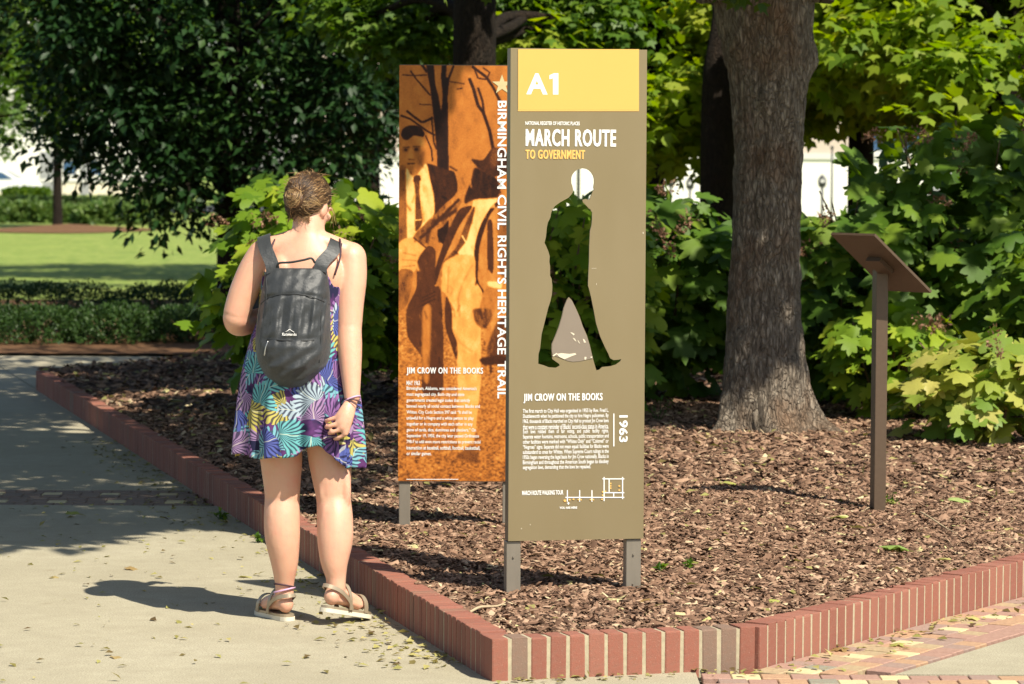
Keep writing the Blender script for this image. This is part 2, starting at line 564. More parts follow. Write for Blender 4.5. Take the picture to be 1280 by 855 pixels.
# pavers, alike pieces sharing mesh data
def paver_mesh(name, mat, sx=0.097, sy=0.097):
    v, f = box(-sx / 2, sx / 2, -sy / 2, sy / 2, -0.025, 0.0)
    o = mk(name, v, f, mat)
    bevel_obj(o, 0.003, 1)
    m = o.data
    bpy.data.objects.remove(o)
    return m
PM, PMR, PMC = paver_mesh('paver', M['paver']), paver_mesh('paver_red', M['paver_red']), paver_mesh('paver_cream', M['paver_cream'])
def paver(mesh, x, y, rz):
    o = bpy.data.objects.new('paver', mesh)
    o.location = (x, y, random.uniform(-0.0025, 0.002))
    o.rotation_euler = (random.uniform(-.01, .01), random.uniform(-.01, .01), rz + random.uniform(-.012, .012))
    o.parent = pav
    COL.objects.link(o)
rows = 6
st = (BY1 - BY0) / rows
for r in range(rows):
    y = BY0 + (r + .5) * st
    k = 0
    x = kl(y) - 0.06 - (r % 2) * 0.02
    while x > -2.95:
        cream = (r in (1, 4)) and ((k + (0 if r == 1 else 0)) % 3 == 1)
        paver(PMC if cream else PMR, x, y, 0)
        x -= 0.1
        k += 1
rang = math.atan2(RD.y, RD.x)
cnt = 0
for c_ in range(4):
    off = 0.055 + 0.1 * c_
    for i in range(-2, 46):
        p = K_ben + RD * (0.1 * i + 0.05 * (c_ % 2)) + RO * off
        if p.y < yb + .05:
            continue
        cream = (c_ == 1 and i % 4 == 0) or (c_ == 2 and i % 4 == 2 and i % 3 == 0)
        paver(PMC if cream else PM, p.x, p.y, rang)
for r in range(6):
    y = yb - 0.05 - r * 0.1
    for i in range(0, 15):
        x = xb + 0.055 + 0.1 * i + (r % 2) * 0.05
        if (y > K_ben.y - .05) and bed_d(x, y + .05) > -0.05:
            continue
        paver(PMC if (i + 2 * r) % 5 == 1 else PM, x, y, 0)
# fill behind the near band up to the kerb
# ------------------------------------------------------------------ brick kerb
kerb = thing('brick_kerb', 'low kerb of upright red bricks edging the mulch bed', 'kerb', K_cor)
def brick_mesh(i):
    v, f = box(-0.0285, 0.0285, 0.0, 0.092, -0.06, KH)
    o = mk('brick', v, f, M['brick'])
    bevel_obj(o, 0.0035 + 0.001 * i, 2)
    rr = random.Random(i)
    for vv in o.data.vertices:
        vv.co += Vector([rr.uniform(-.0009, .0009) for _ in range(3)])
    m = o.data
    bpy.data.objects.remove(o)
    return m
BM_ = [brick_mesh(i) for i in range(5)]
PITCH_B = 0.067
def lay(A, B, nrm, start=0.0, trim=0.0):
    d = (B - A)
    L = d.length - start - trim
    d = d.normalized()
    n = int(round(L / PITCH_B))
    p_ = L / n
    rz = math.atan2(d.y, d.x)
    if nrm.dot(Vector((-d.y, d.x, 0))) < 0:
        rz += math.pi
    for i in range(n):
        p = A + d * (start + p_ * (i + .5)) + nrm * random.uniform(-.0022, -.0004)
        o = bpy.data.objects.new('brick', random.choice(BM_))
        o.location = p - K_cor + Vector((0, 0, random.uniform(-.004, .003)))
        o.rotation_euler = (random.gauss(0, .002), random.gauss(0, .006), rz + random.gauss(0, .006))
        o.parent = kerb
        COL.objects.link(o)
def core(A, B, nrm, s0=0.0, s1=0.0):
    d = (B - A).normalized()
    A2, B2 = A + d * s0, B - d * s1
    i0, i1 = nrm * 0.0012, nrm * 0.0895
    P = [A2 + i0, B2 + i0, B2 + i1, A2 + i1]
    V = [p + Vector((0, 0, -.06)) for p in P] + [p + Vector((0, 0, KH - 0.0055)) for p in P]
    return V, [(0, 1, 5, 4), (1, 2, 6, 5), (2, 3, 7, 6), (3, 0, 4, 7), (4, 5, 6, 7)]
lay(K_cor, K_far, N_l, 0.075, 0)
lay(K_cor, K_ben, N_c, 0.0, 0.008)
lay(K_ben, K_rig, N_r, 0.0, 0)
for s_ in (core(K_cor, K_far, N_l, 0.08, 0.005), core(K_cor, K_ben, N_c, 0.03, 0.02), core(K_ben, K_rig, N_r, 0.02, 0.005)):
    mk('mortar', s_[0], s_[1], M['mortar'], kerb, origin=K_cor)

# ------------------------------------------------------------------ mulch bed and chips
def grid_bed():
    xs = np.arange(-4.2, 9.0, 0.09)
    ys = np.arange(10.5, 30, 0.09)
    X, Y = np.meshgrid(xs, ys)
    D = bed_d(X, Y)
    Z = bed_z(X, Y) + 0.02 * (fbm(X * 9, Y * 9, 3, 9) - .5)
    ok = (D > 0.075) & (Y < bed_back(X)) & (Y < 28.5)
    idx = -np.ones(X.shape, int)
    V, Fs = [], []
    ny, nx = X.shape
    for j in range(ny):
        for i in range(nx):
            if ok[j, i]:
                idx[j, i] = len(V)
                V.append((X[j, i], Y[j, i], Z[j, i]))
    for j in range(ny - 1):
        for i in range(nx - 1):
            q = (idx[j, i], idx[j, i + 1], idx[j + 1, i + 1], idx[j + 1, i])
            if min(q) >= 0:
                Fs.append(q)
    # a skirt so the bed reaches under the bricks
    return V, Fs
bed = mk('planting_bed', *grid_bed(), M['mulch'], smooth=True)
kind(bed, 'structure')
# closing strip between bed grid and the inner face of the kerb
def strip(A, B, nrm):
    V, Fs = [], []
    n = max(2, int((B - A).length / 0.1))
    for i in range(n + 1):
        p = A + (B - A) * i / n
        for o_ in (0.085, 0.24):
            q = p + nrm * o_
            V.append((q.x, q.y, float(bed_z(q.x, q.y)) - (0.004 if o_ > .1 else 0.0)))
    for i in range(n):
        Fs.append((2 * i, 2 * i + 2, 2 * i + 3, 2 * i + 1))
    return V, Fs
dl_, dc_ = (K_far - K_cor).normalized(), (K_ben - K_cor).normalized()
sv, sf = merge([strip(K_cor + dl_ * .35, K_far, N_l), strip(K_cor + dc_ * .12, K_ben - dc_ * .05, N_c), strip(K_ben + RD * .05, K_rig, N_r)])
mk('bed_edge', sv, sf, M['mulch'], bed, smooth=True)

def in_view(x, y, margin=1.08):
    lim = 640 / F_PX * y * margin
    return np.abs(x) < lim + 0.25

def chips(n, xr, yr, ls, dens_ok):
    x = RNG.uniform(*xr, n); y = RNG.uniform(*yr, n)
    k = dens_ok(x, y)
    return x[k], y[k]
def chip_mesh(x, y, lmin, lmax, zfun, name, mat, var=None, lift=0.0, flat=1.0):
    n = len(x)
    L = RNG.uniform(lmin, lmax, n) * RNG.uniform(0.6, 1.2, n)
    W = L * RNG.uniform(0.14, 0.45, n)
    T = W * RNG.uniform(0.18, 0.4, n)
    yaw = RNG.uniform(0, 2 * np.pi, n)
    pit = RNG.normal(0, 0.30, n) * flat
    rol = RNG.normal(0, 0.35, n) * flat
    tpl = np.array([(-.5, -.42, 0), (.44, -.5, 0), (.5, .42, 0), (-.42, .5, 0), (-.40, -.12, 1), (.40, .10, .9)])
    fl4, fl3 = np.array([(0, 1, 5, 4), (2, 3, 4, 5)]), np.array([(1, 2, 5), (3, 0, 4)])
    P = tpl[None] * np.stack([L, W, T], 1)[:, None, :]
    P = P * (1 + RNG.normal(0, .12, P.shape))
    cx, sx = np.cos(rol), np.sin(rol)
    yv, zv = P[:, :, 1] * cx[:, None] - P[:, :, 2] * sx[:, None], P[:, :, 1] * sx[:, None] + P[:, :, 2] * cx[:, None]
    cp, sp = np.cos(pit), np.sin(pit)
    xv, zv = P[:, :, 0] * cp[:, None] - zv * sp[:, None], P[:, :, 0] * sp[:, None] + zv * cp[:, None]
    ca, sa = np.cos(yaw), np.sin(yaw)
    X = xv * ca[:, None] - yv * sa[:, None] + x[:, None]
    Y = xv * sa[:, None] + yv * ca[:, None] + y[:, None]
    z0 = zfun(x, y) + lift + RNG.uniform(-0.002, 0.014, n) * flat
    Z = zv + z0[:, None]
    V = np.stack([X, Y, Z], 2).reshape(-1, 3)
    one = np.concatenate([fl4.ravel(), fl3.ravel()])
    loops = (one[None] + (np.arange(n) * 6)[:, None]).reshape(-1)
    starts = (np.array([0, 4, 8, 11])[None] + (np.arange(n) * 14)[:, None]).reshape(-1)
    v = RNG.beta(1.1, 1.25, n) if var is None else var
    if var is None:
        v = v * 0.93
        pale = RNG.random(n) < 0.032
        v[pale] = RNG.uniform(0.93, 1.0, pale.sum())
    return fast(name, V, loops, starts, mat, var=np.repeat(v, 6))
okb = lambda x, y: (bed_d(x, y) > 0.07) & (y < bed_back(x)) & in_view(x, y)
x1, y1 = chips(185000, (-1.6, 3.2), (10.6, 15.2), 0, okb)
x2, y2 = chips(76000, (-3.5, 4.6), (15.2, 20.5), 0, okb)
x3, y3 = chips(22000, (-4.2, 4.6), (20.5, 28), 0, okb)
kind(chip_mesh(x1, y1, 0.014, 0.054, bed_z, 'bark_mulch', M['chip']), 'stuff')['label'] = 'reddish brown bark mulch chips over the near planting bed'
kind(chip_mesh(x2, y2, 0.024, 0.07, bed_z, 'bark_mulch', M['chip']), 'stuff')['label'] = 'bark mulch chips around the tree and stand'
kind(chip_mesh(x3, y3, 0.04, 0.10, bed_z, 'bark_mulch', M['chip']), 'stuff')['label'] = 'shaded bark mulch at the rear of the bed'
for o in bpy.data.objects:
    if o.name.startswith('bark_mulch'):
        o['category'] = 'mulch'

# far planting strip behind the cross path (brown needles under the clipped mounds)
fb = kind(sheet('far_planting_bed', [(-16, 28.75), (-2.2, 28.75), (2.2, 27.3), (7, 27), (7, 38), (-3, 41), (-16, 38)], 0.012, M['mulch']), 'structure')
t = NT('needle_straw')
a = t.noise(t.coord(scale=(1, 4, 1)), 25, 6, 0.7)
t.base(t.ramp(a, [(0.3, (0.07, 0.035, 0.018)), (0.6, (0.20, 0.105, 0.05)), (0.8, (0.32, 0.19, 0.10))]))
t.bump(a, 0.9, 0.03)
fb.data.materials.clear(); fb.data.materials.append(t.set(0.95, 0, 0.2))

# ------------------------------------------------------------------ signs
class Panel:
    """a vertical plane: photo pixels -> (u, z) on it"""
    def __init__(s, O, a):
        s.O, s.a = Vector(O), a
        s.e, s.n = Vector((math.cos(a), math.sin(a), 0)), Vector((math.sin(a), -math.cos(a), 0))
        s.C = Vector((0, 0, CAM_H))
    def uz(s, px, py):
        d = ray(px, py)
        P = s.C + d * ((s.O - s.C).dot(s.n) / d.dot(s.n))
        return ((P - s.O).dot(s.e), P.z - s.O.z)

def text_mesh(body, bold=0.0, spacing=1.0):
    cu = bpy.data.curves.new('txt', 'FONT')
    cu.body = body
    cu.size = 1.0
    cu.offset = bold
    cu.space_character = spacing
    cu.resolution_u = 3
    o = bpy.data.objects.new('txt', cu)
    COL.objects.link(o)
    bpy.context.view_layer.update()
    dg = bpy.context.evaluated_depsgraph_get()
    m = bpy.data.meshes.new_from_object(o.evaluated_get(dg))
    V = np.array([v.co[:2] for v in m.vertices])
    Fs = [tuple(p.vertices) for p in m.polygons]
    bpy.data.objects.remove(o)
    bpy.data.curves.remove(cu)
    bpy.data.meshes.remove(m)
    return V, Fs

def letter(P, parent, body, x0, y0, x1, y1, mat, bold=0.02, name='lettering', rot=False, depth=-0.0055, heavy=0.0):
    """write body so that its ink fills the photo box; rot = reading downwards"""
    V, Fs = text_mesh(body, bold, 1.13 if heavy else 1.0)
    mn, mx = V.min(0), V.max(0)
    S = (V - mn) / (mx - mn)
    ua, za = P.uz(x0, y0)
    ub, zb = P.uz(x1, y1)
    if rot:
        U, Z = ua + S[:, 1] * (ub - ua), za + S[:, 0] * (zb - za)
    else:
        U, Z = ua + S[:, 0] * (ub - ua), zb + S[:, 1] * (za - zb)
    if heavy:                       # condensed heavy type: widen the upright strokes
        e_ = heavy * (P.uz(x0 + 1, y0)[0] - ua)
        n = len(U)
        VV, FF = [], []
        for k, dx in enumerate((-e_, 0, e_)):
            VV += [(u + dx, depth - .00025 * k, z) for u, z in zip(U, Z)]
            FF += [tuple(i + n * k for i in f) for f in Fs]
        return mk(name, VV, FF, mat, parent)
    o = mk(name, [(u, depth, z) for u, z in zip(U, Z)], Fs, mat, parent)
    return o

def flat_poly(P, parent, pts, mat, name, d0, d1):
    V, Fs = plate([P.uz(*p) for p in pts], [], d0, d1)
    return mk(name, V, Fs, mat, parent)

def quadpx(x0, y0, x1, y1):
    return [(x0, y1), (x1, y1), (x1, y0), (x0, y0)]

# ---- route sign (near, khaki)
A1 = R_(12)
O1 = atY(635.0, 676, 11.72)
z1 = float(bed_z(O1.x, O1.y))
O1 = Vector((O1.x, O1.y, 0))
P1 = Panel(O1, A1)
sg = thing('route_sign', 'tall khaki route sign with yellow A1 header and walking man cut out', 'sign', O1, A1)
Wd = P1.uz(806.0, 400)[0]
ztop, zbot = P1.uz(640, 60.0)[1], P1.uz(636, 676.3)[1]
S1 = lambda X, Y, k, x0, y0: (x0 + X / k, y0 + Y / k)
Z1 = lambda L: [S1(X, Y, 10.667, 670, 205) for X, Y in L]
Z2 = lambda L: [S1(X, Y, 10.667, 670, 280) for X, Y in L]
Z3 = lambda L: [S1(X, Y, 7.775, 660, 360) for X, Y in L]
inner_r = [(662, 800), (650, 760), (630, 690), (600, 560), (570, 460), (530, 370), (500, 280), (465, 200), (425, 120), (395, 88)]
inner_l = [(375, 115), (345, 190), (325, 280), (295, 380), (260, 470), (228, 545), (226, 590), (228, 620), (235, 690)]
sil = (Z1([(482, 290), (470, 260), (467, 215), (470, 175), (482, 143), (510, 105), (540, 82), (575, 66), (620, 58), (665, 65), (700, 82), (735, 115), (760, 158), (770, 195), (773, 235), (769, 270), (762, 312), (774, 348), (748, 368), (750, 385), (736, 398), (740, 415), (722, 430), (722, 452), (704, 478), (660, 465), (615, 478), (625, 510), (660, 545), (700, 590), (722, 603), (735, 630), (746, 640), (744, 760)])
       + Z2([(737, 20), (718, 90), (708, 300), (705, 500), (697, 650), (692, 820)])
       + Z3([(595, 20), (612, 90), (640, 230), (660, 340), (700, 470), (745, 570), (780, 640), (797, 682), (830, 700), (870, 697), (905, 690), (893, 715), (850, 745), (800, 760), (720, 768), (690, 795)])
       + Z3(inner_r) + Z3(inner_l)
       + Z3([(270, 715), (303, 738), (305, 755), (270, 775), (200, 770), (150, 750), (97, 735), (100, 640), (115, 590), (130, 450), (165, 310), (195, 190), (215, 130), (230, 60), (233, 20)])
       + Z2([(215, 820), (205, 730), (185, 690), (185, 560), (175, 500), (180, 430), (160, 360), (135, 300), (110, 250), (130, 170), (140, 60)])
       + Z1([(142, 840), (155, 780), (190, 710), (200, 650), (215, 610), (250, 560), (320, 510), (430, 450), (470, 405), (490, 375), (490, 330)]))
sil = [P1.uz(*p) for p in sil]
V, Fs = plate([(0, zbot), (Wd, zbot), (Wd, ztop), (0, ztop)], [sil], -0.004, 0.003)
mk('face_panel', V, Fs, M['khaki'], sg)
# hollow body behind the face: side channels, top and bottom rails, and the two legs
TH = 0.055
for (u0, u1, z0, z1_, nm) in ((0.0, 0.03, zbot, ztop, 'side_channel'), (Wd - .03, Wd, zbot, ztop, 'side_channel'), (0.0305, Wd - .0305, ztop - .03, ztop - .001, 'rail'), (0.0305, Wd - .0305, zbot + .001, zbot + .03, 'rail')):
    mk(nm, *box(u0, u1, 0.0035, TH, z0, z1_), M['khaki'] if nm == 'x' else M['bronze'], sg)
lu0, lu1 = P1.uz(632.5, 720)[0] + .002, P1.uz(651, 720)[0]
ru0, ru1 = P1.uz(783, 700)[0], P1.uz(801.5, 700)[0]
for u0, u1 in ((lu0, lu1), (ru0, ru1)):
    o = mk('leg', *box(u0, u1, 0.004, 0.052, 0.02, zbot - 0.002), M['leg'], sg)
    bevel_obj(o, 0.002, 1)
    mk('foot_bolt', *tube([((u0 + u1) / 2, 0.004, 0.27), ((u0 + u1) / 2, -0.002, 0.27)], 0.004, 8, 1), M['leg'], sg)
flat_poly(P1, sg, quadpx(647.2, 61.5, 798.3, 137.6), M['yellow'], 'header_plate', -0.0062, -0.0042)
flat_poly(P1, sg, quadpx(647.0, 137.7, 798.2, 139.0), M['gold'], 'header_line', -0.0055, -0.0042)
letter(P1, sg, 'A', 657.5, 91.5, 684, 118.2, M['white'], 0.03, depth=-0.0068)
flat_poly(P1, sg, [(690.6, 118.2), (697.4, 118.2), (697.4, 91.6), (692.0, 91.6), (686.2, 94.2), (686.2, 99.4), (690.6, 97.8)], M['white'], 'lettering', -0.0072, -0.0064)
letter(P1, sg, 'NATIONAL REGISTER OF HISTORIC PLACES', 656.3, 151.5, 724.2, 156.7, M['white'], 0.022)
letter(P1, sg, 'MARCH ROUTE', 657, 161, 769.3, 183.5, M['white'], 0.022, heavy=.3)
letter(P1, sg, 'TO GOVERNMENT', 656.7, 187, 730.6, 199, M['gold'], 0.015, heavy=.3)
letter(P1, sg, 'JIM CROW ON THE BOOKS', 654.2, 492, 752.5, 503, M['white'], 0.01, heavy=.25)
para = ['The first march to City Hall was organized in 1955 by Rev. Fred L.', 'Shuttlesworth when he petitioned the city to hire Negro policemen. By', '1963, thousands of Blacks marched on City Hall to protest Jim Crow laws',
        'that were a constant reminder of Blacks\u2019 second-class status in America.', 'Such   laws   robbed   them   of   fair   voting,   and   public   facility   rights.', 'Separate water fountains, restrooms, schools, public transportation and',
        'other facilities were marked with \u201cWhites Only\u201d and \u201cColored\u201d or', '\u201cNegroes\u201d signs. Separate did not mean equal: facilities for Blacks were', 'substandard to ones for Whites. When Supreme Court rulings in the',
        '1950s began reversing the legal basis for Jim Crow nationally, Blacks in', 'Birmingham and throughout the American South began to disobey', 'segregation laws, demanding that the laws be repealed.']
for i, s_ in enumerate(para):
    yc = 513.7 + i * 6.4
    letter(P1, sg, s_, 653.2, yc - 2.5, 760.3 if i < 11 else 738, yc + 2.6, M['white'], 0.012)
letter(P1, sg, '1963', 773.5, 519, 784.2, 552.5, M['white'], 0.025, rot=True)
Q8 = lambda x, y: (640 + x / 4.753, 480 + y / 4.753)
def bar(P, parent, a, b, wd, mat, name='map_line', d=-0.0055):
    (x0, y0), (x1, y1) = a, b
    h = wd / 2
    if abs(x1 - x0) < abs(y1 - y0):
        pts = quadpx(x0 - h, min(y0, y1), x0 + h, max(y0, y1))
    else:
        pts = quadpx(min(x0, x1), y0 - h, max(x0, x1), y0 + h)
    return flat_poly(P, parent, pts, mat, name, d, d + 0.001)
bar(P1, sg, Q8(603, 175), Q8(603, 370), 1.3, M['white'], 'rule')
for k, (a, b) in enumerate([((327, 630), (327, 698)), ((400, 630), (400, 698)), ((473, 630), (473, 698)), ((545, 552), (545, 695)), ((655, 552), (655, 683)), ((575, 565), (575, 640)), ((602, 648), (602, 668)),
             ((535, 563), (665, 563)), ((546, 645), (665, 645)), ((315, 673), (665, 673))]):
    bar(P1, sg, Q8(*a), Q8(*b), 1.25, M['white'], d=-0.0055 - 0.0003 * (k > 6))
for (x, y) in [(583, 590), (583, 604), (583, 618), (635, 605), (635, 630), (537, 640), (552, 637), (537, 660), (363, 684), (393, 686), (407, 686), (465, 686), (480, 686), (533, 684), (340, 686)]:
    flat_poly(P1, sg, quadpx(*Q8(x - 5, y - 4), *Q8(x + 5, y + 4)), M['gold'], 'map_mark', -0.0064, -0.0058)
def star_pts(cx, cy, r, rin=0.4):
    return [(cx + (r if i % 2 == 0 else r * rin) * math.sin(math.pi * i / 5), cy - (r if i % 2 == 0 else r * rin) * math.cos(math.pi * i / 5)) for i in range(10)][::-1]
flat_poly(P1, sg, star_pts(*Q8(312, 692), 2.6), M['gold'], 'map_star', -0.0064, -0.0058)
flat_poly(P1, sg, [Q8(333, 700), Q8(324, 709), Q8(330, 709), Q8(330, 716), Q8(336, 716), Q8(336, 709), Q8(342, 709)], M['white'], 'map_arrow', -0.0058, -0.0052)
letter(P1, sg, 'MARCH ROUTE WALKING TOUR', *Q8(58, 633), *Q8(303, 656), M['white'], 0.03)
letter(P1, sg, 'YOU ARE HERE', *Q8(280, 728), *Q8(385, 740), M['white'], 0.03)
# the worn mauve patch between the striding legs, with pale scratches
tri = Z3([(394, 100), (374, 122), (347, 195), (328, 283), (298, 383), (263, 474), (232, 548), (230, 618), (236, 645), (252, 657), (320, 680), (380, 706), (430, 716), (500, 711), (560, 697), (625, 686), (597, 562), (567, 463), (527, 373), (497, 283), (462, 204), (424, 126)])
flat_poly(P1, sg, tri, M['mauve'], 'worn_patch', -0.0056, -0.0044)
for pts in ([(275, 640), (320, 632), (400, 640), (455, 632), (467, 645), (420, 662), (350, 692), (300, 668)], [(405, 430), (425, 432), (450, 447), (440, 460)], [(430, 485), (450, 490), (468, 520), (455, 515)], [(475, 505), (485, 510), (503, 540), (492, 535)],
            [(528, 492), (545, 500), (562, 530), (540, 530)], [(235, 655), (275, 630), (282, 638), (245, 665)], [(545, 668), (565, 670), (560, 695), (545, 695)], [(602, 668), (622, 665), (620, 678), (605, 678)]):
    flat_poly(P1, sg, Z3(pts), M['scratch'], 'scratch', -0.0066, -0.0058)
for (x0, y0, x1, y1) in ((739, 335.2, 745, 335.4), (745, 354, 745.5, 356), (651, 660, 652, 661), (662, 655, 663, 656), (803, 290, 804, 292)):
    flat_poly(P1, sg, quadpx(x0, min(y0, y1), x1, max(y0, y1) + .2), M['scratch'], 'scratch', -0.0052, -0.0044)

# ---- picture sign (farther, orange photograph)
A2 = R_(0.5)
O2 = atY(499.0, 602, 13.85)
O2 = Vector((O2.x, O2.y, 0))
P2 = Panel(O2, A2)
pg = thing('picture_sign', 'tall sign printed with an orange photograph of two men, behind the khaki sign', 'sign', O2, A2)
PX0, PX1, PY0, PY1 = 499.3, 645.0, 81.5, 601.6
SS = 2
NX, NY = int((PX1 - PX0) * .95), int((PY1 - PY0) * .95)
gx = np.linspace(PX0, PX1, NX * SS)
gy = np.linspace(PY0, PY1, NY * SS)
GX, GY = np.meshgrid(gx, gy)
tone = 0.5 + 0.06 * (fbm(GX / 40, GY / 60, 3, 3) - .5)
def inpoly(pts):
    r = np.zeros(GX.shape, bool)
    n = len(pts)
    for i in range(n):
        xa, ya = pts[i]; xb_, yb_ = pts[(i + 1) % n]
        if ya == yb_:
            continue
        c_ = ((ya > GY) != (yb_ > GY)) & (GX < (xb_ - xa) * (GY - ya) / (yb_ - ya) + xa)
        r ^= c_
    return r
def blur(a, k):
    if k < 1:
        return a
    for ax in (0, 1):
        p = np.pad(a, [(k, k) if i == ax else (0, 0) for i in (0, 1)], mode='edge')
        c_ = np.cumsum(p, ax)
        c_ = np.concatenate([np.zeros_like(np.take(c_, [0], ax)), c_], ax)
        a = (np.take(c_, range(2 * k + 1, c_.shape[ax]), ax) - np.take(c_, range(0, c_.shape[ax] - 2 * k - 1), ax)) / (2 * k + 1)
    return a
ZA = lambda L: [(495 + X / 6.84, 75 + Y / 6.84) for X, Y in L]
ZB = lambda L: [(495 + X / 5.03, 150 + Y / 5.03) for X, Y in L]
ZC = lambda L: [(495 + X / 5.03, 300 + Y / 5.03) for X, Y in L]
ZD = lambda L: [(500 + X / 5.343, 450 + Y / 5.343) for X, Y in L]
def fill(pts, v, soft=1, tex=0.0, round_=True):
    global tone
    if round_ and len(pts) > 3:          # curved outlines through the given points
        n = len(pts)
        Q = []
        for i in range(n):
            p0, p1, p2, p3 = (np.array(pts[(i + k - 1) % n], float) for k in range(4))
            for t_ in (0, .25, .5, .75):
                m1, m2 = .35 * (p2 - p0), .35 * (p3 - p1)
                h1 = 2 * t_ ** 3 - 3 * t_ ** 2 + 1
                q_ = h1 * p1 + (t_ ** 3 - 2 * t_ ** 2 + t_) * m1 + (1 - h1) * p2 + (t_ ** 3 - t_ ** 2) * m2
                Q.append(tuple(q_))
        pts = Q
    m_ = blur(inpoly(pts).astype(float), soft)
    val = v + (tex * (fbm(GX / 5, GY / 12, 3, 21) - .5) if tex else 0)
    tone = tone * (1 - m_) + val * m_
def stroke(pts, wd, v, soft=1):
    for (xa, ya), (xb_, yb_) in zip(pts[:-1], pts[1:]):
        d = math.hypot(xb_ - xa, yb_ - ya) or 1
        nx_, ny_ = -(yb_ - ya) / d * wd / 2, (xb_ - xa) / d * wd / 2
        fill([(xa + nx_, ya + ny_), (xb_ + nx_, yb_ + ny_), (xb_ - nx_, yb_ - ny_), (xa - nx_, ya - ny_)], v, soft, 0.0, False)
# leaf-strewn ground
gmask = np.clip((GY - 378) / 18, 0, 1)
gn = fbm(GX / 2.2, GY / 1.6, 3, 31)
tone = tone * (1 - gmask) + (0.50 + 0.55 * (gn - .5) - 0.06 * np.clip((GY - 500) / 100, 0, 1)) * gmask
# trees
fill(ZA([(255, 30), (312, 30), (330, 200), (355, 300), (380, 430), (393, 300), (380, 150), (388, 30), (422, 30), (420, 140), (447, 160), (435, 300), (440, 640), (445, 1500), (355, 1500), (350, 860), (340, 700), (315, 450), (290, 250)]), 0.06, 1, 0.06)
for pts, wd in (([(215, 35), (260, 100)], 3), ([(485, 45), (440, 160)], 2.2), ([(50, 125), (150, 130), (260, 125)], 1.2), ([(120, 90), (170, 160), (290, 300)], 1.6), ([(90, 430), (150, 480), (220, 530), (310, 490)], 2.6), ([(40, 470), (120, 500), (260, 600), (330, 640)], 2),
                ([(250, 640), (300, 760), (310, 860)], 1.5), ([(300, 480), (320, 700), (345, 760)], 1.6), ([(640, 50), (760, 140), (820, 230), (878, 350)], 3), ([(615, 150), (650, 235), (690, 380), (735, 440), (790, 600), (822, 760)], 3.6), ([(690, 230), (730, 350), (740, 440)], 2.4),
                ([(660, 75), (690, 150), (760, 160)], 1.4), ([(730, 60), (790, 100), (770, 140)], 1.2), ([(450, 180), (520, 190), (580, 200)], 1), ([(510, 245), (560, 235)], 1), ([(195, 375), (300, 380)], 1)):
    stroke(ZA(pts), wd, 0.08, 1)
# first man
fill(ZB([(190, 270), (320, 308), (365, 328), (382, 440), (300, 545), (225, 605), (240, 480), (205, 340)]), 0.13, 1, 0.12)
fill(ZB([(22, 310), (64, 298), (74, 480), (77, 775), (22, 775)]), 0.36, 1, 0.15)
fill(ZB([(64, 300), (120, 350), (188, 268), (215, 380), (238, 490), (235, 600), (130, 700), (76, 775), (66, 480)]), 0.90, 1, 0.1)
fill(ZB([(150, 395), (205, 420), (190, 470)]), 0.78, 3)
fill(ZB([(112, 352), (146, 356), (150, 480), (167, 640), (122, 692), (122, 480)]), 0.27, 1, 0.1)
fill(ZB([(108, 385), (118, 345), (150, 345), (155, 375), (135, 380)]), 0.2, 1)
stroke(ZB([(122, 626), (162, 622)]), 1.2, 0.95, 0)
fill(ZB([(38, 112), (70, 118), (110, 95), (165, 98), (184, 140), (190, 180), (182, 225), (166, 255), (152, 300), (122, 347), (92, 335), (62, 282), (42, 220), (35, 170)]), 0.50, 1, 0.08)
fill(ZB([(120, 100), (165, 105), (175, 160), (150, 160), (125, 130)]), 0.58, 4)
fill(ZB([(150, 200), (182, 190), (172, 250), (150, 300), (125, 340), (130, 290)]), 0.36, 4)
fill(ZB([(40, 172), (84, 172), (84, 196), (44, 198)]), 0.36, 3)
fill(ZB([(104, 168), (152, 168), (150, 194), (108, 196)]), 0.36, 3)
stroke(ZB([(42, 168), (86, 167)]), 1.2, 0.2, 1); stroke(ZB([(102, 163), (154, 163)]), 1.2, 0.2, 1)
fill(ZB([(54, 178), (70, 178), (70, 190), (54, 190)]), 0.14, 1); fill(ZB([(118, 175), (136, 175), (136, 188), (118, 188)]), 0.14, 1)
fill(ZB([(84, 180), (104, 180), (114, 236), (100, 246), (78, 240)]), 0.56, 2)
stroke(ZB([(76, 244), (114, 246)]), 1.4, 0.26, 1)
stroke(ZB([(72, 272), (118, 270)]), 1.7, 0.2, 1)
fill(ZB([(80, 290), (120, 290), (112, 330), (94, 326)]), 0.44, 3)
fill(ZB([(186, 150), (204, 152), (200, 200), (186, 222)]), 0.48, 1)
fill(ZB([(34, 92), (44, 52), (92, 30), (150, 40), (176, 80), (168, 102), (112, 94), (72, 122), (46, 116)]), 0.09, 1, 0.1)
# second man
fill(ZB([(440, 540), (490, 490), (640, 480), (760, 520), (760, 1420), (560, 1400), (545, 1000), (490, 900), (300, 900), (330, 700)]), 0.55, 1, 0.12)
fill(ZB([(490, 492), (632, 484), (565, 600), (512, 700), (492, 870), (380, 870), (425, 690), (470, 560)]), 0.93, 1, 0.06)
fill(ZB([(478, 545), (492, 560), (450, 720), (430, 770), (340, 880), (295, 890), (380, 790), (420, 680)]), 0.3, 1, 0.1)
stroke(ZB([(412, 720), (438, 765)]), 1.6, 0.97, 0)
fill(ZB([(440, 538), (475, 540), (400, 650), (345, 770), (290, 900), (250, 1030), (232, 1000), (268, 860), (330, 680), (395, 560)]), 0.16, 1, 0.1)
fill(ZB([(600, 528), (645, 512), (585, 590), (545, 700), (520, 800), (512, 1000), (548, 1070), (527, 1112), (492, 960), (492, 790), (530, 650)]), 0.12, 1)
fill(ZB([(570, 640), (600, 640), (610, 900), (600, 960), (572, 900)]), 0.2, 1)
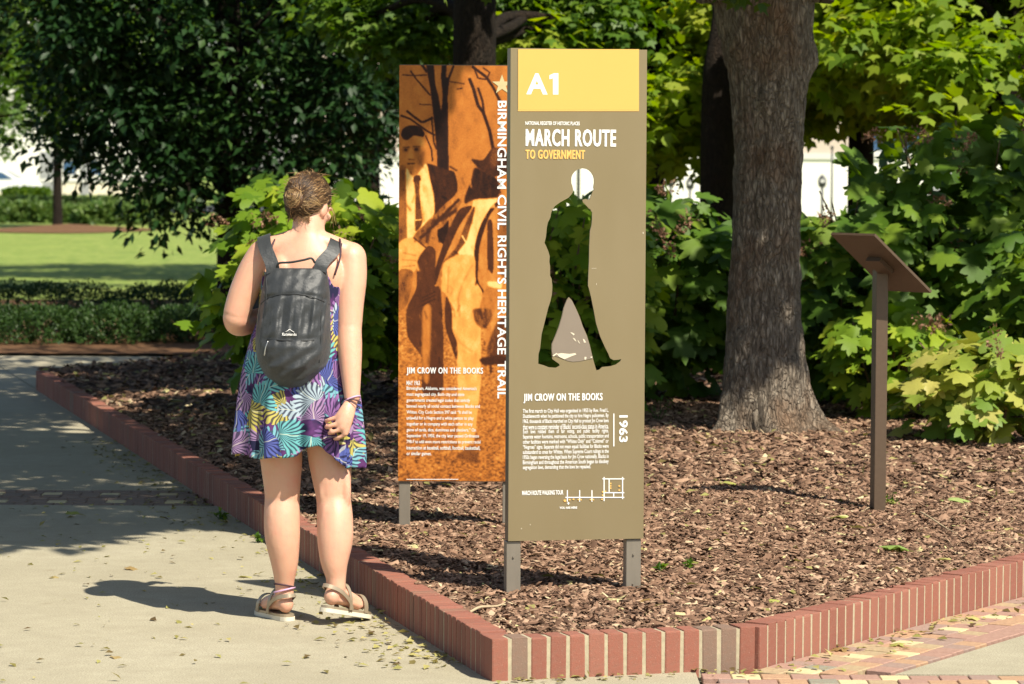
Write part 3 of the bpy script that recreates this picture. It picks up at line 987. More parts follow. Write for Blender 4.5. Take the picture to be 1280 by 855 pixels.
fill(ZB([(640, 560), (760, 560), (760, 1000), (650, 960)]), 0.36, 2, 0.15)
fill(ZB([(492, 296), (612, 352), (640, 400), (630, 480), (490, 492), (432, 520), (432, 470), (470, 372)]), 0.10, 2, 0.18)
fill(ZB([(468, 240), (540, 246), (598, 172), (650, 178), (700, 220), (690, 330), (625, 345), (598, 352), (520, 302)]), 0.15, 1, 0.1)
fill(ZB([(598, 172), (640, 176), (640, 260), (600, 300), (580, 250)]), 0.3, 3)
# the grasped arm between them
fill(ZB([(105, 740), (240, 590), (330, 500), (402, 455), (405, 520), (300, 660), (245, 700), (190, 800)]), 0.42, 1, 0.5)
for a_ in range(5):
    stroke(ZB([(150 + 45 * a_, 740 - 45 * a_), (215 + 45 * a_, 690 - 50 * a_)]), 3, 0.14, 2)
stroke(ZB([(245, 640), (380, 560)]), 4, 0.15, 3)
fill(ZB([(22, 770), (100, 735), (188, 800), (150, 865), (112, 960), (22, 955)]), 0.74, 1, 0.1)
for a_ in range(3):
    stroke(ZB([(40, 830 + 45 * a_), (130, 850 + 30 * a_)]), 1.4, 0.5, 1)
stroke(ZB([(110, 735), (190, 800)]), 1.8, 0.2, 1)
# trousers
fill(ZC([(22, 190), (110, 200), (75, 400), (22, 430)]), 0.38, 1, 0.15)
fill(ZC([(135, 130), (200, 35), (250, 70), (242, 280), (280, 300), (300, 600), (300, 800), (290, 960), (170, 960), (168, 745), (80, 610), (68, 440), (130, 300)]), 0.24, 1, 0.12)
fill(ZC([(170, 440), (222, 420), (212, 790), (205, 900), (172, 850)]), 0.5, 3, 0.1)
for yy in (350, 370, 395):
    stroke(ZC([(160, yy + 15), (250, yy - 30)]), 1.6, 0.12, 1)
fill(ZC([(300, 140), (390, 90), (490, 98), (500, 250), (542, 330), (532, 520), (535, 800), (528, 950), (480, 1330), (395, 1330), (388, 800), (350, 560), (318, 350), (282, 300)]), 0.76, 1, 0.1)
stroke(ZC([(480, 150), (420, 260), (390, 360), (400, 480)]), 2.2, 0.58, 2)
stroke(ZC([(330, 160), (325, 330)]), 1.6, 0.55, 1)
stroke(ZC([(360, 560), (400, 640), (480, 700)]), 2, 0.62, 2)
fill(ZC([(316, 350), (350, 430), (355, 560), (384, 640), (384, 750), (342, 640), (308, 520)]), 0.2, 1)
fill(ZC([(545, 330), (640, 250), (620, 420), (560, 520), (520, 500)]), 0.5, 2, 0.1)
fill(ZC([(484, 430), (592, 430), (596, 500), (552, 552), (502, 520)]), 0.3, 2, 0.25)
fill(ZC([(575, 255), (660, 260), (655, 300), (580, 285)]), 0.9, 1)
fill(ZC([(640, 500), (760, 480), (760, 760), (570, 720)]), 0.3, 2, 0.2)
fill(ZC([(525, 745), (640, 720), (700, 740), (700, 770), (560, 782)]), 0.14, 2)
fill(ZD([(380, 640), (480, 560), (525, 640), (520, 690), (420, 670)]), 0.33, 4, 0.1)
fr_ = random.Random(9)
for k_ in range(150):                # small creases and shadows so the print has a photograph's busyness
    x_, y_ = fr_.uniform(499, 634), fr_.uniform(200, 455)
    a_ = fr_.gauss(1.35, .35)
    l_ = fr_.uniform(3, 12)
    ix, iy = int((x_ - PX0) / (PX1 - PX0) * (GX.shape[1] - 1)), int((y_ - PY0) / (PY1 - PY0) * (GX.shape[0] - 1))
    tv = float(tone[iy, ix])
    stroke([(x_, y_), (x_ + l_ * math.cos(a_), y_ + l_ * math.sin(a_))], fr_.uniform(.8, 2.2), max(.04, min(.97, tv + fr_.choice((-.16, -.10, .09)))), 2)
tone = np.clip((tone - .5) * 1.12 + .5, 0, 1) * (0.80 + 0.36 * fbm(GX / 9, GY / 16, 4, 51)) + 0.05 * (fbm(GX / 3, GY / 3, 2, 61) - .5)
tone = np.clip(blur(tone, 1) + 0.12 * (RNG.random(tone.shape) - .5), 0, 1)
tone = tone[:NY * SS, :NX * SS].reshape(NY, SS, NX, SS).mean((1, 3))
stops_t = [0, 0.25, 0.5, 0.78, 1.0]
stops_c = np.array([srgb(34, 15, 9), srgb(100, 52, 24), srgb(208, 124, 48), srgb(246, 178, 84), srgb(255, 224, 140)]) * 0.72
colr = np.stack([np.interp(tone, stops_t, stops_c[:, k]) for k in range(3)] + [np.ones_like(tone)], 2)
ua, za = P2.uz(PX0, PY0); ub, zb_ = P2.uz(PX1, PY1)
uu, zz = np.linspace(ua, ub, NX + 1), np.linspace(za, zb_, NY + 1)
UU, ZZ = np.meshgrid(uu, zz)
V = np.stack([UU, np.full_like(UU, -0.0045), ZZ], 2).reshape(-1, 3)
jj, ii = np.meshgrid(np.arange(NY), np.arange(NX), indexing='ij')
b0 = jj * (NX + 1) + ii
loops = np.stack([b0, b0 + NX + 1, b0 + NX + 2, b0 + 1], 2).reshape(-1)
pic = fast('printed_picture', V, loops, np.arange(NX * NY) * 4, M['print'], pg)
ca = pic.data.color_attributes.new('col', 'FLOAT_COLOR', 'CORNER')
ca.data.foreach_set('color', np.repeat(colr.reshape(-1, 4), 4, axis=0).astype(np.float32).ravel())
W2 = ub + 0.004
ztop2, zbot2 = za + 0.003, zb_ - 0.003
mk('face_panel', *plate([(-.003, zbot2), (W2, zbot2), (W2, ztop2), (-.003, ztop2)], [], -0.004, 0.003), M['bronze'], pg)
for (u0, u1, z0, z1_, nm) in ((-.003, 0.03, zbot2, ztop2, 'side_channel'), (W2 - .03, W2, zbot2, ztop2, 'side_channel'), (0.0305, W2 - .0305, ztop2 - .03, ztop2 - .001, 'rail'), (0.0305, W2 - .0305, zbot2 + .001, zbot2 + .03, 'rail')):
    mk(nm, *box(u0, u1, 0.0035, TH, z0, z1_), M['bronze'], pg)
for xa, xb_ in ((498.5, 512.5), (628.0, 642)):
    u0, u1 = P2.uz(xa, 640)[0], P2.uz(xb_, 640)[0]
    o = mk('leg', *box(u0, u1, 0.004, 0.052, 0.02, zbot2 - 0.002), M['leg'], pg)
    bevel_obj(o, 0.002, 1)
M['star'] = simple('pale_star', (0.56, 0.47, 0.24), 0.5)
flat_poly(P2, pg, star_pts(627.5, 106, 12.8), M['star'], 'star_emblem', -0.0062, -0.0052)
letter(P2, pg, 'BIRMINGHAM', 622, 126, 632.8, 236, M['white'], 0.02, rot=True, depth=-0.006)
letter(P2, pg, 'CIVIL', 622, 243.5, 632.8, 287, M['white'], 0.02, rot=True, depth=-0.006)
letter(P2, pg, 'RIGHTS', 622, 294.5, 632.8, 355, M['white'], 0.02, rot=True, depth=-0.006)
letter(P2, pg, 'HERITAGE', 622, 362, 632.8, 443, M['white'], 0.02, rot=True, depth=-0.006)
letter(P2, pg, 'TRAIL', 622, 451, 632.8, 498, M['white'], 0.02, rot=True, depth=-0.006)
letter(P2, pg, 'JIM CROW ON THE BOOKS', 508.4, 459, 603.6, 469.5, M['white'], 0.01, depth=-0.006, heavy=.25)
para2 = [('MAY 1963', 132), ('Birmingham, Alabama, was considered America\u2019s', 512), ('most segregated city. Both city and state', 430), ('governments created legal codes that strictly', 468), ('banned nearly all social contact between Blacks and', 533),
         ('Whites. City Code Section 597 said: \u201cIt shall be', 480), ('unlawful for a Negro and a white person to play', 492), ('together or in company with each other in any', 485), ('game of cards, dice, dominoes and checkers.\u201d On', 507), ('September 19, 1950, the city later passed Ordinance', 527),
         ('798-F to add even more restrictions to prevent racial', 538), ('interaction at baseball, softball, football, basketball,', 535), ('or similar games.', 210)]
for i, (s_, e_) in enumerate(para2):
    yc = 478.5 + i * 7.4
    letter(P2, pg, s_, 508.3, yc - 2.9, 500 + e_ / 5.343, yc + 3.0, M['white'], 0.014, depth=-0.006)
bar(P2, pg, (508, 599), (573, 599), 0.8, M['white'], 'credit_line', -0.006)

# ---- slanted reading stand
SB = atY(1098, 636, 13.95)
for _ in range(6):
    SB = atY(1098, 637, (CAM_H - float(bed_z(SB.x, SB.y)) - .01) * F_PX / (637 - 210))
SBz = float(bed_z(SB.x, SB.y))
stn = thing('reading_stand', 'brown metal post stand with a slanted plate, right of the tree trunk', 'sign stand', (SB.x, SB.y, 0), R_(13))
o = mk('post', *box(-0.028, 0.028, -0.02, 0.04, 0.02, 1.335), M['bronze'], stn)
bevel_obj(o, 0.003, 2)
Ay, s_, t_ = SB.y - .08, -0.22, 0.225
PA, PB = atY(1038.4, 293.3, Ay), atY(1092.8, 294.6, Ay + s_)
PB.z = PA.z
ks = SB.y / 13.9
pd = Vector((0.272 * ks, t_, -0.25 * ks))
inv = Matrix.Rotation(-R_(13), 3, 'Z')
corn = [PA, PB, PB + pd, PA + pd]
corn = [inv @ (c_ - Vector((SB.x, SB.y, 0))) for c_ in corn]
nn = (corn[1] - corn[0]).cross(corn[3] - corn[0]).normalized()
if nn.z < 0:
    nn = -nn
V = [c_ for c_ in corn] + [c_ + nn * 0.012 for c_ in corn]
o = mk('slanted_plate', V, [(0, 1, 2, 3), (7, 6, 5, 4), (0, 4, 5, 1), (1, 5, 6, 2), (2, 6, 7, 3), (3, 7, 4, 0)], M['bronze'], stn)
bm = bmesh.new(); bm.from_mesh(o.data); bmesh.ops.recalc_face_normals(bm, faces=bm.faces); bm.to_mesh(o.data); bm.free()
cc = sum(corn, Vector()) / 4
ex, ey = (corn[1] - corn[0]).normalized(), (corn[3] - corn[0]).normalized()
V = [cc + ex * a_ + ey * b_ - nn * h_ for h_ in (0.0005, 0.02) for a_, b_ in ((-.045, -.05), (.045, -.05), (.045, .05), (-.045, .05))]
o = mk('mounting_bracket', V, [(0, 3, 2, 1), (4, 5, 6, 7), (0, 1, 5, 4), (1, 2, 6, 5), (2, 3, 7, 6), (3, 0, 4, 7)], M['bronze'], stn)

# ------------------------------------------------------------------ the woman
t = NT('skin')
co = t.coord()
a = t.noise(co, 7, 5)
c = t.mix(a, (0.58, 0.31, 0.20), (0.66, 0.385, 0.265))
fr = t.noise(co, 260, 2)
c = t.mix(t.ramp(fr, [(0.66, (0, 0, 0)), (0.74, (0.28, 0.28, 0.28))]), c, (0.42, 0.19, 0.11))
pk = t.noise(co, 22, 4, 0.6)
c = t.mix(t.ramp(pk, [(0.45, (0, 0, 0)), (0.7, (0.45, 0.45, 0.45))]), c, (0.66, 0.28, 0.20))
t.base(c)
t.b.inputs['Subsurface Weight'].default_value = 0.18
t.b.inputs['Subsurface Radius'].default_value = (0.02, 0.008, 0.004)
t.b.inputs['Subsurface Scale'].default_value = 0.6
t.bump(t.math('ADD', t.noise(co, 420, 3), t.math('MULTIPLY', t.noise(co, 30, 4), 2.0)), 0.22, 0.003)
M['skin'] = t.set(0.42, 0, 0.45)

t = NT('palm_print_dress')
uv = t.n('ShaderNodeUVMap', uv_map='cloth').outputs[0]
def palm_layer(scale, off, palette, mode, nst):
    mp = t.n('ShaderNodeMapping')
    mp.inputs['Location'].default_value = off
    t.l(uv, mp.inputs[0])
    wob = t.n('ShaderNodeTexNoise')
    wob.inputs['Scale'].default_value = 14
    t.l(mp.outputs[0], wob.inputs['Vector'])
    vec = t.n('ShaderNodeVectorMath', operation='MULTIPLY_ADD')
    t.l(wob.outputs['Color'], vec.inputs[0])
    vec.inputs[1].default_value = (0.035, 0.035, 0)
    t.l(mp.outputs[0], vec.inputs[2])
    vo = t.n('ShaderNodeTexVoronoi', voronoi_dimensions='2D')
    vo.inputs['Scale'].default_value = scale
    t.l(vec.outputs[0], vo.inputs['Vector'])
    rc = t.n('ShaderNodeSeparateColor')
    t.l(vo.outputs['Color'], rc.inputs[0])
    dv = t.n('ShaderNodeVectorMath', operation='SUBTRACT')
    t.l(vec.outputs[0], dv.inputs[0])
    t.l(vo.outputs['Position'], dv.inputs[1])
    rot = t.n('ShaderNodeVectorRotate', rotation_type='Z_AXIS')
    t.l(dv.outputs[0], rot.inputs['Vector'])
    t.l(t.math('MULTIPLY', rc.outputs[2], 6.283), rot.inputs['Angle'])
    sp = t.n('ShaderNodeSeparateXYZ')
    t.l(rot.outputs[0], sp.inputs[0])
    x_, y_ = sp.outputs[0], t.math('ADD', sp.outputs[1], 0.35 / scale)
    ax_ = t.math('ABSOLUTE', x_)
    if mode == 'fan':
        ang = t.math('ARCTAN2', x_, y_)
        ph = t.math('MULTIPLY', ang, nst)
        rad = t.math('SQRT', t.math('ADD', t.math('MULTIPLY', x_, x_), t.math('MULTIPLY', y_, y_)))
        edge = t.math('ADD', t.math('MULTIPLY', t.math('SINE', ph), 0.10 / scale), 0.80 / scale)
        mask = t.math('MULTIPLY', t.math('LESS_THAN', rad, edge), t.math('LESS_THAN', t.math('ABSOLUTE', ang), 1.75))
    else:
        ph = t.math('MULTIPLY', t.math('SUBTRACT', y_, t.math('MULTIPLY', ax_, 0.9)), nst * scale)
        yy = t.math('MULTIPLY', y_, scale)
        wdt = t.math('MULTIPLY', t.math('SUBTRACT', 1.0, t.math('MULTIPLY', t.math('SUBTRACT', yy, .25), t.math('SUBTRACT', yy, .25))), 0.34 / scale)
        wdt = t.math('ADD', wdt, t.math('MULTIPLY', t.math('SINE', ph), 0.06 / scale))
        mask = t.math('LESS_THAN', ax_, wdt)
    st = t.ramp(t.math('ADD', t.math('MULTIPLY', t.math('SINE', ph), 0.5), 0.5), [(0.25, (0, 0, 0)), (0.6, (1, 1, 1))])
    rib = t.math('GREATER_THAN', ax_, 0.018 / scale)
    col = t.ramp(rc.outputs[0], palette, 'CONSTANT')
    return col, st, rib, mask, rc.outputs[1]
pal = [(0, (0.16, 0.50, 0.50)), (0.15, (0.20, 0.09, 0.27)), (0.28, (0.20, 0.48, 0.55)), (0.40, (0.58, 0.50, 0.11)), (0.55, (0.09, 0.12, 0.40)), (0.66, (0.30, 0.14, 0.36)), (0.78, (0.40, 0.25, 0.44)), (0.90, (0.45, 0.56, 0.62))]
navy, plum = (0.010, 0.010, 0.04), (0.085, 0.025, 0.11)
bgc = t.mix(t.ramp(t.noise(uv, 10, 3), [(0.42, (0, 0, 0)), (0.55, (1, 1, 1))]), navy, plum)
cur = bgc
for (sc_, off_, mode_, ns_, thr) in ((9, (0.3, 0.1, 0), 'fan', 21, .25), (10.5, (3.1, 1.7, 0), 'pin', 30, .35), (9.5, (5.7, 4.3, 0), 'fan', 27, .5), (11.5, (7.9, 2.2, 0), 'pin', 28, .5), (11, (1.9, 8.2, 0), 'fan', 24, .62)):
    c_, s_, r_, m_, rnd = palm_layer(sc_, off_, pal, mode_, ns_)
    leafc = t.mix(s_, t.mix(0.85, c_, navy), c_)
    leafc = t.mix(r_, t.mix(0.5, c_, (0.75, 0.72, 0.5)), leafc)
    leafc = t.mix(0.26, leafc, (0.02, 0.018, 0.05))
    cur = t.mix(t.math('MULTIPLY', m_, t.math('GREATER_THAN', rnd, thr)), cur, leafc)
t.base(cur)
t.bump(t.noise(t.coord(), 900, 2), 0.15, 0.001)
M['dress'] = t.set(0.75, 0, 0.25)

t = NT('charcoal_nylon')
co = t.coord()
a, b = t.noise(co, 26, 4), t.noise(co, 700, 2)
t.base(t.mix(a, (0.017, 0.019, 0.021), (0.028, 0.031, 0.033)))
t.bump(t.math('ADD', t.math('MULTIPLY', b, 0.05), a), 0.5, 0.008)
t.b.inputs['Sheen Weight'].default_value = 0.15
M['nylon'] = t.set(0.52, 0, 0.5)
M['webbing'] = simple('webbing', (0.018, 0.02, 0.022), 0.55, var=0.2, scale=200)
M['zip'] = simple('zip_metal', (0.5, 0.5, 0.5), 0.3, 0.8)
M['sole'] = simple('cream_sole', (0.62, 0.57, 0.45), 0.7, var=0.06)
M['strap'] = simple('bronze_strap', (0.36, 0.29, 0.20), 0.35, 0.35, var=0.1)
M['cord_dark'] = simple('dark_cord', (0.05, 0.02, 0.03), 0.7)
M['cord_pink'] = simple('pink_cord', (0.55, 0.33, 0.48), 0.6)
t = NT('hair_strand')
v = t.attr('var').outputs['Fac']
t.base(t.ramp(v, [(0, (0.035, 0.018, 0.009)), (0.35, (0.12, 0.062, 0.027)), (0.65, (0.30, 0.175, 0.075)), (1, (0.58, 0.41, 0.20))]))
M['hair'] = t.set(0.38, 0, 0.5)
M['scalp'] = simple('hair_under', (0.07, 0.036, 0.018), 0.6, var=0.3, scale=80)

WX, WY = at(391, 775).x, at(391, 775).y
person = thing('person', 'woman seen from behind in a palm-print sundress, hair in a bun, walking on the concrete', 'person', (WX, WY, 0))

def foot_frame(org, fwd):
    f = Vector(fwd).normalized()
    x = f.cross(Vector((0, 0, 1))).normalized()
    z = x.cross(f)
    m = Matrix((x, f, z)).transposed()
    o_ = Vector(org)
    return lambda p: o_ + m @ Vector(p)
FL = foot_frame((-0.083, -0.045, 0.0), (-0.52, 0.85, 0.0))
FR = foot_frame((0.048, -0.155, 0.052), (0.64, 0.75, -0.205))

HC = Vector((-0.022, 0.035, 1.553))
HR = Matrix.Rotation(R_(-30), 3, 'Z') @ Matrix.Rotation(R_(-22), 3, 'X')
H = lambda p: HC + HR @ Vector(p)
parts = []
def sect(secs, n=28):
    V, Fs = [], []
    secs = catmull(secs, 4)
    for (cx_, cy_, z, rx, ry) in secs:
        for j in range(n):
            a_ = 2 * math.pi * j / n
            V.append((cx_ + rx * math.cos(a_), cy_ + ry * math.sin(a_), z))
    m = len(secs)
    for i in range(m - 1):
        for j in range(n):
            j2 = (j + 1) % n
            Fs.append((i * n + j, i * n + j2, (i + 1) * n + j2, (i + 1) * n + j))
    Fs += [tuple(range(n - 1, -1, -1)), tuple((m - 1) * n + j for j in range(n))]
    return V, Fs
parts.append(sect([(-.028, 0, .70, .135, .10), (-.028, 0, .80, .172, .13), (-.028, 0, .90, .172, .128), (-.026, 0, 1.0, .150, .108), (-.026, 0, 1.1, .146, .102), (-.026, 0, 1.2, .158, .106), (-.026, 0, 1.29, .162, .10), (-.026, 0, 1.36, .145, .088), (-.024, .002, 1.41, .10, .074), (-.02, .006, 1.45, .062, .062)]))
# breasts, shoulder blades, shoulders
parts.append(ellipsoid((-.09, .075, 1.22), (.075, .07, .07)))
parts.append(ellipsoid((.04, .075, 1.22), (.075, .07, .07)))
for sx in (-1, 1):
    parts.append(ellipsoid((-.026 + sx * .085, -.055, 1.29), (.06, .042, .085)))
parts.append(tube([(-.02, .0, 1.435), (-.10, -.003, 1.412), (-.178, 0, 1.385)], [.052, .047, .05], 16))
parts.append(tube([(-.02, .0, 1.43), (.065, -.003, 1.402), (.135, 0, 1.372)], [.052, .047, .05], 16))
# neck and head
parts.append(tube([(-.022, .0, 1.39), (-.02, .012, 1.46), (-.018, .028, 1.53)], [.070, .062, .058], 18))
parts.append(ellipsoid(H((0, -.012, .022)), (.072, .090, .090), HR))
parts.append(ellipsoid(H((0, .030, -.035)), (.060, .062, .075), HR))
parts.append(ellipsoid(H((0, .058, -.078)), (.030, .030, .026), HR))
parts.append(tube([H((0, .088, .012)), H((0, .100, -.012)), H((0, .108, -.026))], [.008, .011, .014], 10))
parts.append(ellipsoid(H((0, .090, -.052)), (.022, .010, .011), HR))
for sx in (-1, 1):
    parts.append(ellipsoid(H((sx * .030, .080, -.012)), (.024, .018, .020), HR))
    parts.append(ellipsoid(H((sx * .074, .0, -.012)), (.010, .020, .032), HR))
    parts.append(ellipsoid(H((sx * .030, .083, .022)), (.026, .012, .008), HR))
parts.append(ellipsoid((-.183, 0, 1.372), (.060, .060, .060)))
parts.append(ellipsoid((.138, 0, 1.362), (.060, .060, .060)))
parts.append(ellipsoid((-.288, -.010, 1.135), (.050, .050, .050)))
parts.append(ellipsoid((.137, -.066, 1.095), (.0475, .0475, .05)))
# left arm: upper arm down, forearm folded forward
parts.append(tube([(-.183, .0, 1.375), (-.222, -.004, 1.315), (-.262, -.008, 1.225), (-.288, -.012, 1.145)], [.060, .058, .055, .050], 18))
parts.append(tube([(-.288, -.012, 1.147), (-.287, .01, 1.118), (-.262, .07, 1.112), (-.20, .16, 1.135), (-.150, .235, 1.165)], [.046, .048, .046, .036, .026], 18))
def finger(pts, r):
    parts.append(tube(pts, [r, r * .98, r * .92, r * .8][:len(pts)], 10, 4))
    parts.append(ellipsoid(pts[-1], (r * .82,) * 3, None, 10, 6))
LHc = Vector((-.118, .285, 1.185))
parts.append(tube([(-.150, .235, 1.165), (-.135, .262, 1.175), (-.105, .305, 1.19)], [.026, .032, .026], 14, 4, 0.6, up=(0, 0, 1)))
for i in range(4):
    b_ = Vector((-.118 + .013 * i, .318 - .008 * i, 1.197 - .012 * i))
    finger([b_, b_ + Vector((.02, .025, .014)), b_ + Vector((.042, .022, .020)), b_ + Vector((.052, .004, .018))], .0085)
finger([(-.122, .262, 1.187), (-.098, .268, 1.205), (-.075, .285, 1.212)], .0095)
# right arm hangs, hand gathers the skirt
parts.append(tube([(.138, .0, 1.365), (.143, -.02, 1.29), (.138, -.045, 1.19), (.137, -.066, 1.09)], [.060, .058, .053, .047], 18))
parts.append(tube([(.137, -.066, 1.10), (.140, -.085, 1.03), (.147, -.115, .93), (.153, -.140, .838)], [.047, .047, .038, .028], 18))
wr = Vector((.153, -.140, .838))
kn = [Vector((.102, -.172, .780)), Vector((.107, -.184, .757)), Vector((.116, -.189, .735)), Vector((.129, -.184, .714))]
for k_ in kn:
    parts.append(tube([wr, (wr + k_) / 2 + Vector((.002, -.010, .002)), k_], [.021, .0185, .0125], 12))
for i, (k_, ln) in enumerate(zip(kn, (.034, .038, .035, .028))):
    p1 = k_ + Vector((-ln, .004, -.012))
    p2 = p1 + Vector((-.012, .024, -.006))
    p3 = p2 + Vector((.018, .020, -.002))
    finger([k_, p1, p2, p3], .0086 if i < 3 else .0076)
finger([(.140, -.118, .812), (.112, -.118, .785), (.088, -.122, .768)], .0105)
# legs
Lx = lambda px: (px - 391) / 332
Lz = lambda py: (775 - py) / 332
la, ra = FL((0, .045, .118)), FR((0, .045, .118))
parts.append(tube([(-.105, 0, .80), (Lx(351), 0, .66), (Lx(351.5), -.002, .60), (Lx(352.5), .0, .50), (Lx(352.5), .004, .455), (Lx(352.5), -.012, .385), (Lx(353.5), -.018, .31), (Lx(356), -.014, .22), (la.x, la.y + .003, .135), (la.x, la.y, .09)],
                  [.095, .082, .079, .069, .066, .068, .066, .052, .036, .036], 22))
parts.append(tube([(.055, 0, .80), (Lx(411), -.012, .66), (Lx(413), -.02, .59), (Lx(416), -.032, .50), (Lx(417.5), -.038, .455), (Lx(419.5), -.062, .385), (Lx(420), -.080, .31), (Lx(419.5), -.096, .235), (ra.x, ra.y + .003, ra.z + .015), (ra.x, ra.y, ra.z - .03)],
                  [.095, .085, .080, .069, .065, .068, .067, .053, .038, .036], 22))
for cx_, cy_, cz_ in ((Lx(353), -.040, .375), (Lx(419.5), -.088, .375)):
    parts.append(ellipsoid((cx_ - .024, cy_, cz_ + .004), (.034, .032, .085)))
    parts.append(ellipsoid((cx_ + .026, cy_ + .002, cz_ - .006), (.032, .030, .080)))
    for sx in (-1, 1):
        parts.append(tube([(cx_ + sx * .040, cy_ + .02, .56), (cx_ + sx * .044, cy_ + .012, .49), (cx_ + sx * .038, cy_ + .018, .43)], [.016, .018, .016], 10))
for Fm, sd in ((FL, 1), (FR, -1)):       # sd: big toe lies on +x for the left foot
    parts.append(ellipsoid(Fm((0, .034, .062)), (.030, .033, .034), None, 14, 10))
    parts.append(tube([Fm((0, .04, .082)), Fm((0, .09, .075)), Fm((.002 * sd, .14, .060)), Fm((.002 * sd, .178, .047))], [.034, .033, .035, .036], 16, 4, 0.8, up=(0, 0, 1)))
    parts.append(tube([Fm((0, .03, .055)), Fm((0, .10, .052)), Fm((0, .17, .044))], [.028, .032, .037], 14, 4, 0.62, up=(0, 0, 1)))
    for i in range(5):
        x_ = (.026 - .0135 * i) * sd
        ln = (.236, .232, .225, .216, .206)[i]
        finger([Fm((x_ * .9, .175, .046)), Fm((x_, ln - .02, .045)), Fm((x_, ln, .040))], .0115 if i == 0 else .0082)

V, Fs = merge(parts)
raw = bpy.data.meshes.new('raw')
raw.from_pydata([tuple(v) for v in V], [], Fs)
bm = bmesh.new(); bm.from_mesh(raw); bmesh.ops.recalc_face_normals(bm, faces=bm.faces); bm.to_mesh(raw); bm.free()
ro = bpy.data.objects.new('raw', raw)
COL.objects.link(ro)
md = ro.modifiers.new('r', 'REMESH')
md.mode = 'VOXEL'; md.voxel_size = 0.006; md.use_smooth_shade = True
ms_ = ro.modifiers.new('s', 'SMOOTH')
ms_.factor = 0.5; ms_.iterations = 3
bpy.context.view_layer.update()
bmesh_body = bpy.data.meshes.new_from_object(ro.evaluated_get(bpy.context.evaluated_depsgraph_get()))
bpy.data.objects.remove(ro)
body = link('body', bmesh_body, M['skin'], person, True)
for sx in (-1, 1):
    e_ = mk('eye', *ellipsoid(H((sx * .029, .066, .006)), (.011, .010, .009), HR, 12, 8), M['white'], person, True)

# dress
def interp(x, tab):
    xs, ys = [p[0] for p in tab], [p[1] for p in tab]
    return float(np.interp(x, xs, ys))
lev = [(1.305, -.028, .166, .108), (1.25, -.028, .172, .117), (1.18, -.03, .172, .122), (1.12, -.034, .176, .128), (1.06, -.042, .190, .140), (.95, -.054, .206, .155), (.83, -.056, .223, .168), (.70, -.056, .231, .176), (.60, -.055, .234, .180)]
hem_tab = [(Lx(288), Lz(565)), (Lx(322), Lz(569)), (Lx(354), Lz(568)), (Lx(374), Lz(564)), (Lx(387), Lz(554)), (Lx(400), Lz(553)), (Lx(411), Lz(556)), (Lx(425), Lz(570)), (Lx(437), Lz(582)), (Lx(456), Lz(582))]
NT_, NV = 220, 90
V, UVs = [], []
for j in range(NV + 1):
    s_ = j / NV
    for i in range(NT_):
        th = 2 * math.pi * i / NT_
        bx_, by_ = math.cos(th), math.sin(th)
        xh = -.055 + .245 * bx_
        hz = interp(xh, hem_tab) if by_ < 0 else 0.615
        if by_ < 0:
            k_ = min(1, -by_ * 4)
            hz = hz * k_ + 0.612 * (1 - k_) if abs(bx_) < .98 else hz
        top = 1.285 + 0.03 * bx_ * bx_ + (0.06 if by_ > 0.3 else 0)
        z = top + (hz - top) * s_
        zz_ = max(.60, min(1.305, z))
        cx_ = interp(-zz_, [(-l[0], l[1]) for l in lev])
        rx = interp(-zz_, [(-l[0], l[2]) for l in lev])
        ry = interp(-zz_, [(-l[0], l[3]) for l in lev])
        f_ = max(0, min(1, (1.06 - z) / .42))
        amp = .012 * f_ + .0025
        rip = amp * (math.sin(9 * th + 1.3 * math.sin(2 * th + 2 * s_) + 1.5 * s_) + .55 * math.sin(17 * th + 2.0 + 3 * s_) + .3 * math.sin(31 * th))
        # the gathered bunch under the right hand
        g_ = math.exp(-((th - 5.55) / .22) ** 2) * math.exp(-((z - .72) / .13) ** 2)
        rip += .018 * g_ * math.sin(60 * th + 14 * z)
        bust = 0.03 * max(0, by_) * math.exp(-((z - 1.2) / .08) ** 2)
        V.append((cx_ + (rx + rip) * bx_, (ry + rip + bust) * by_, z + .004 * math.sin(9 * th) * s_))
        UVs.append((th * 0.22, z))
Fs = []
for j in range(NV):
    for i in range(NT_):
        i2 = (i + 1) % NT_
        Fs.append((j * NT_ + i, (j + 1) * NT_ + i, (j + 1) * NT_ + i2, j * NT_ + i2))
dress = mk('dress', V, Fs, M['dress'], person, True)
ul = dress.data.uv_layers.new(name='cloth')
for p in dress.data.polygons:
    for li, vi in zip(p.loop_indices, p.vertices):
        u_, v_ = UVs[vi]
        if vi % NT_ == 0 and any((q % NT_) == NT_ - 1 for q in p.vertices):
            u_ = 2 * math.pi * .22
        ul.data[li].uv = (u_, v_)
sm = dress.modifiers.new('thickness', 'SOLIDIFY')
sm.thickness = 0.0025; sm.offset = 1
for pts in ([(.085, -.10, 1.30), (.105, -.085, 1.37), (.10, -.03, 1.432), (.085, .05, 1.40), (.06, .10, 1.33)], [(-.14, -.10, 1.30), (-.155, -.085, 1.37), (-.14, -.03, 1.432), (-.125, .05, 1.40), (-.10, .10, 1.33)]):
    mk('dress_strap', *tube(pts, .0035, 8), M['cord_dark'], person, True)

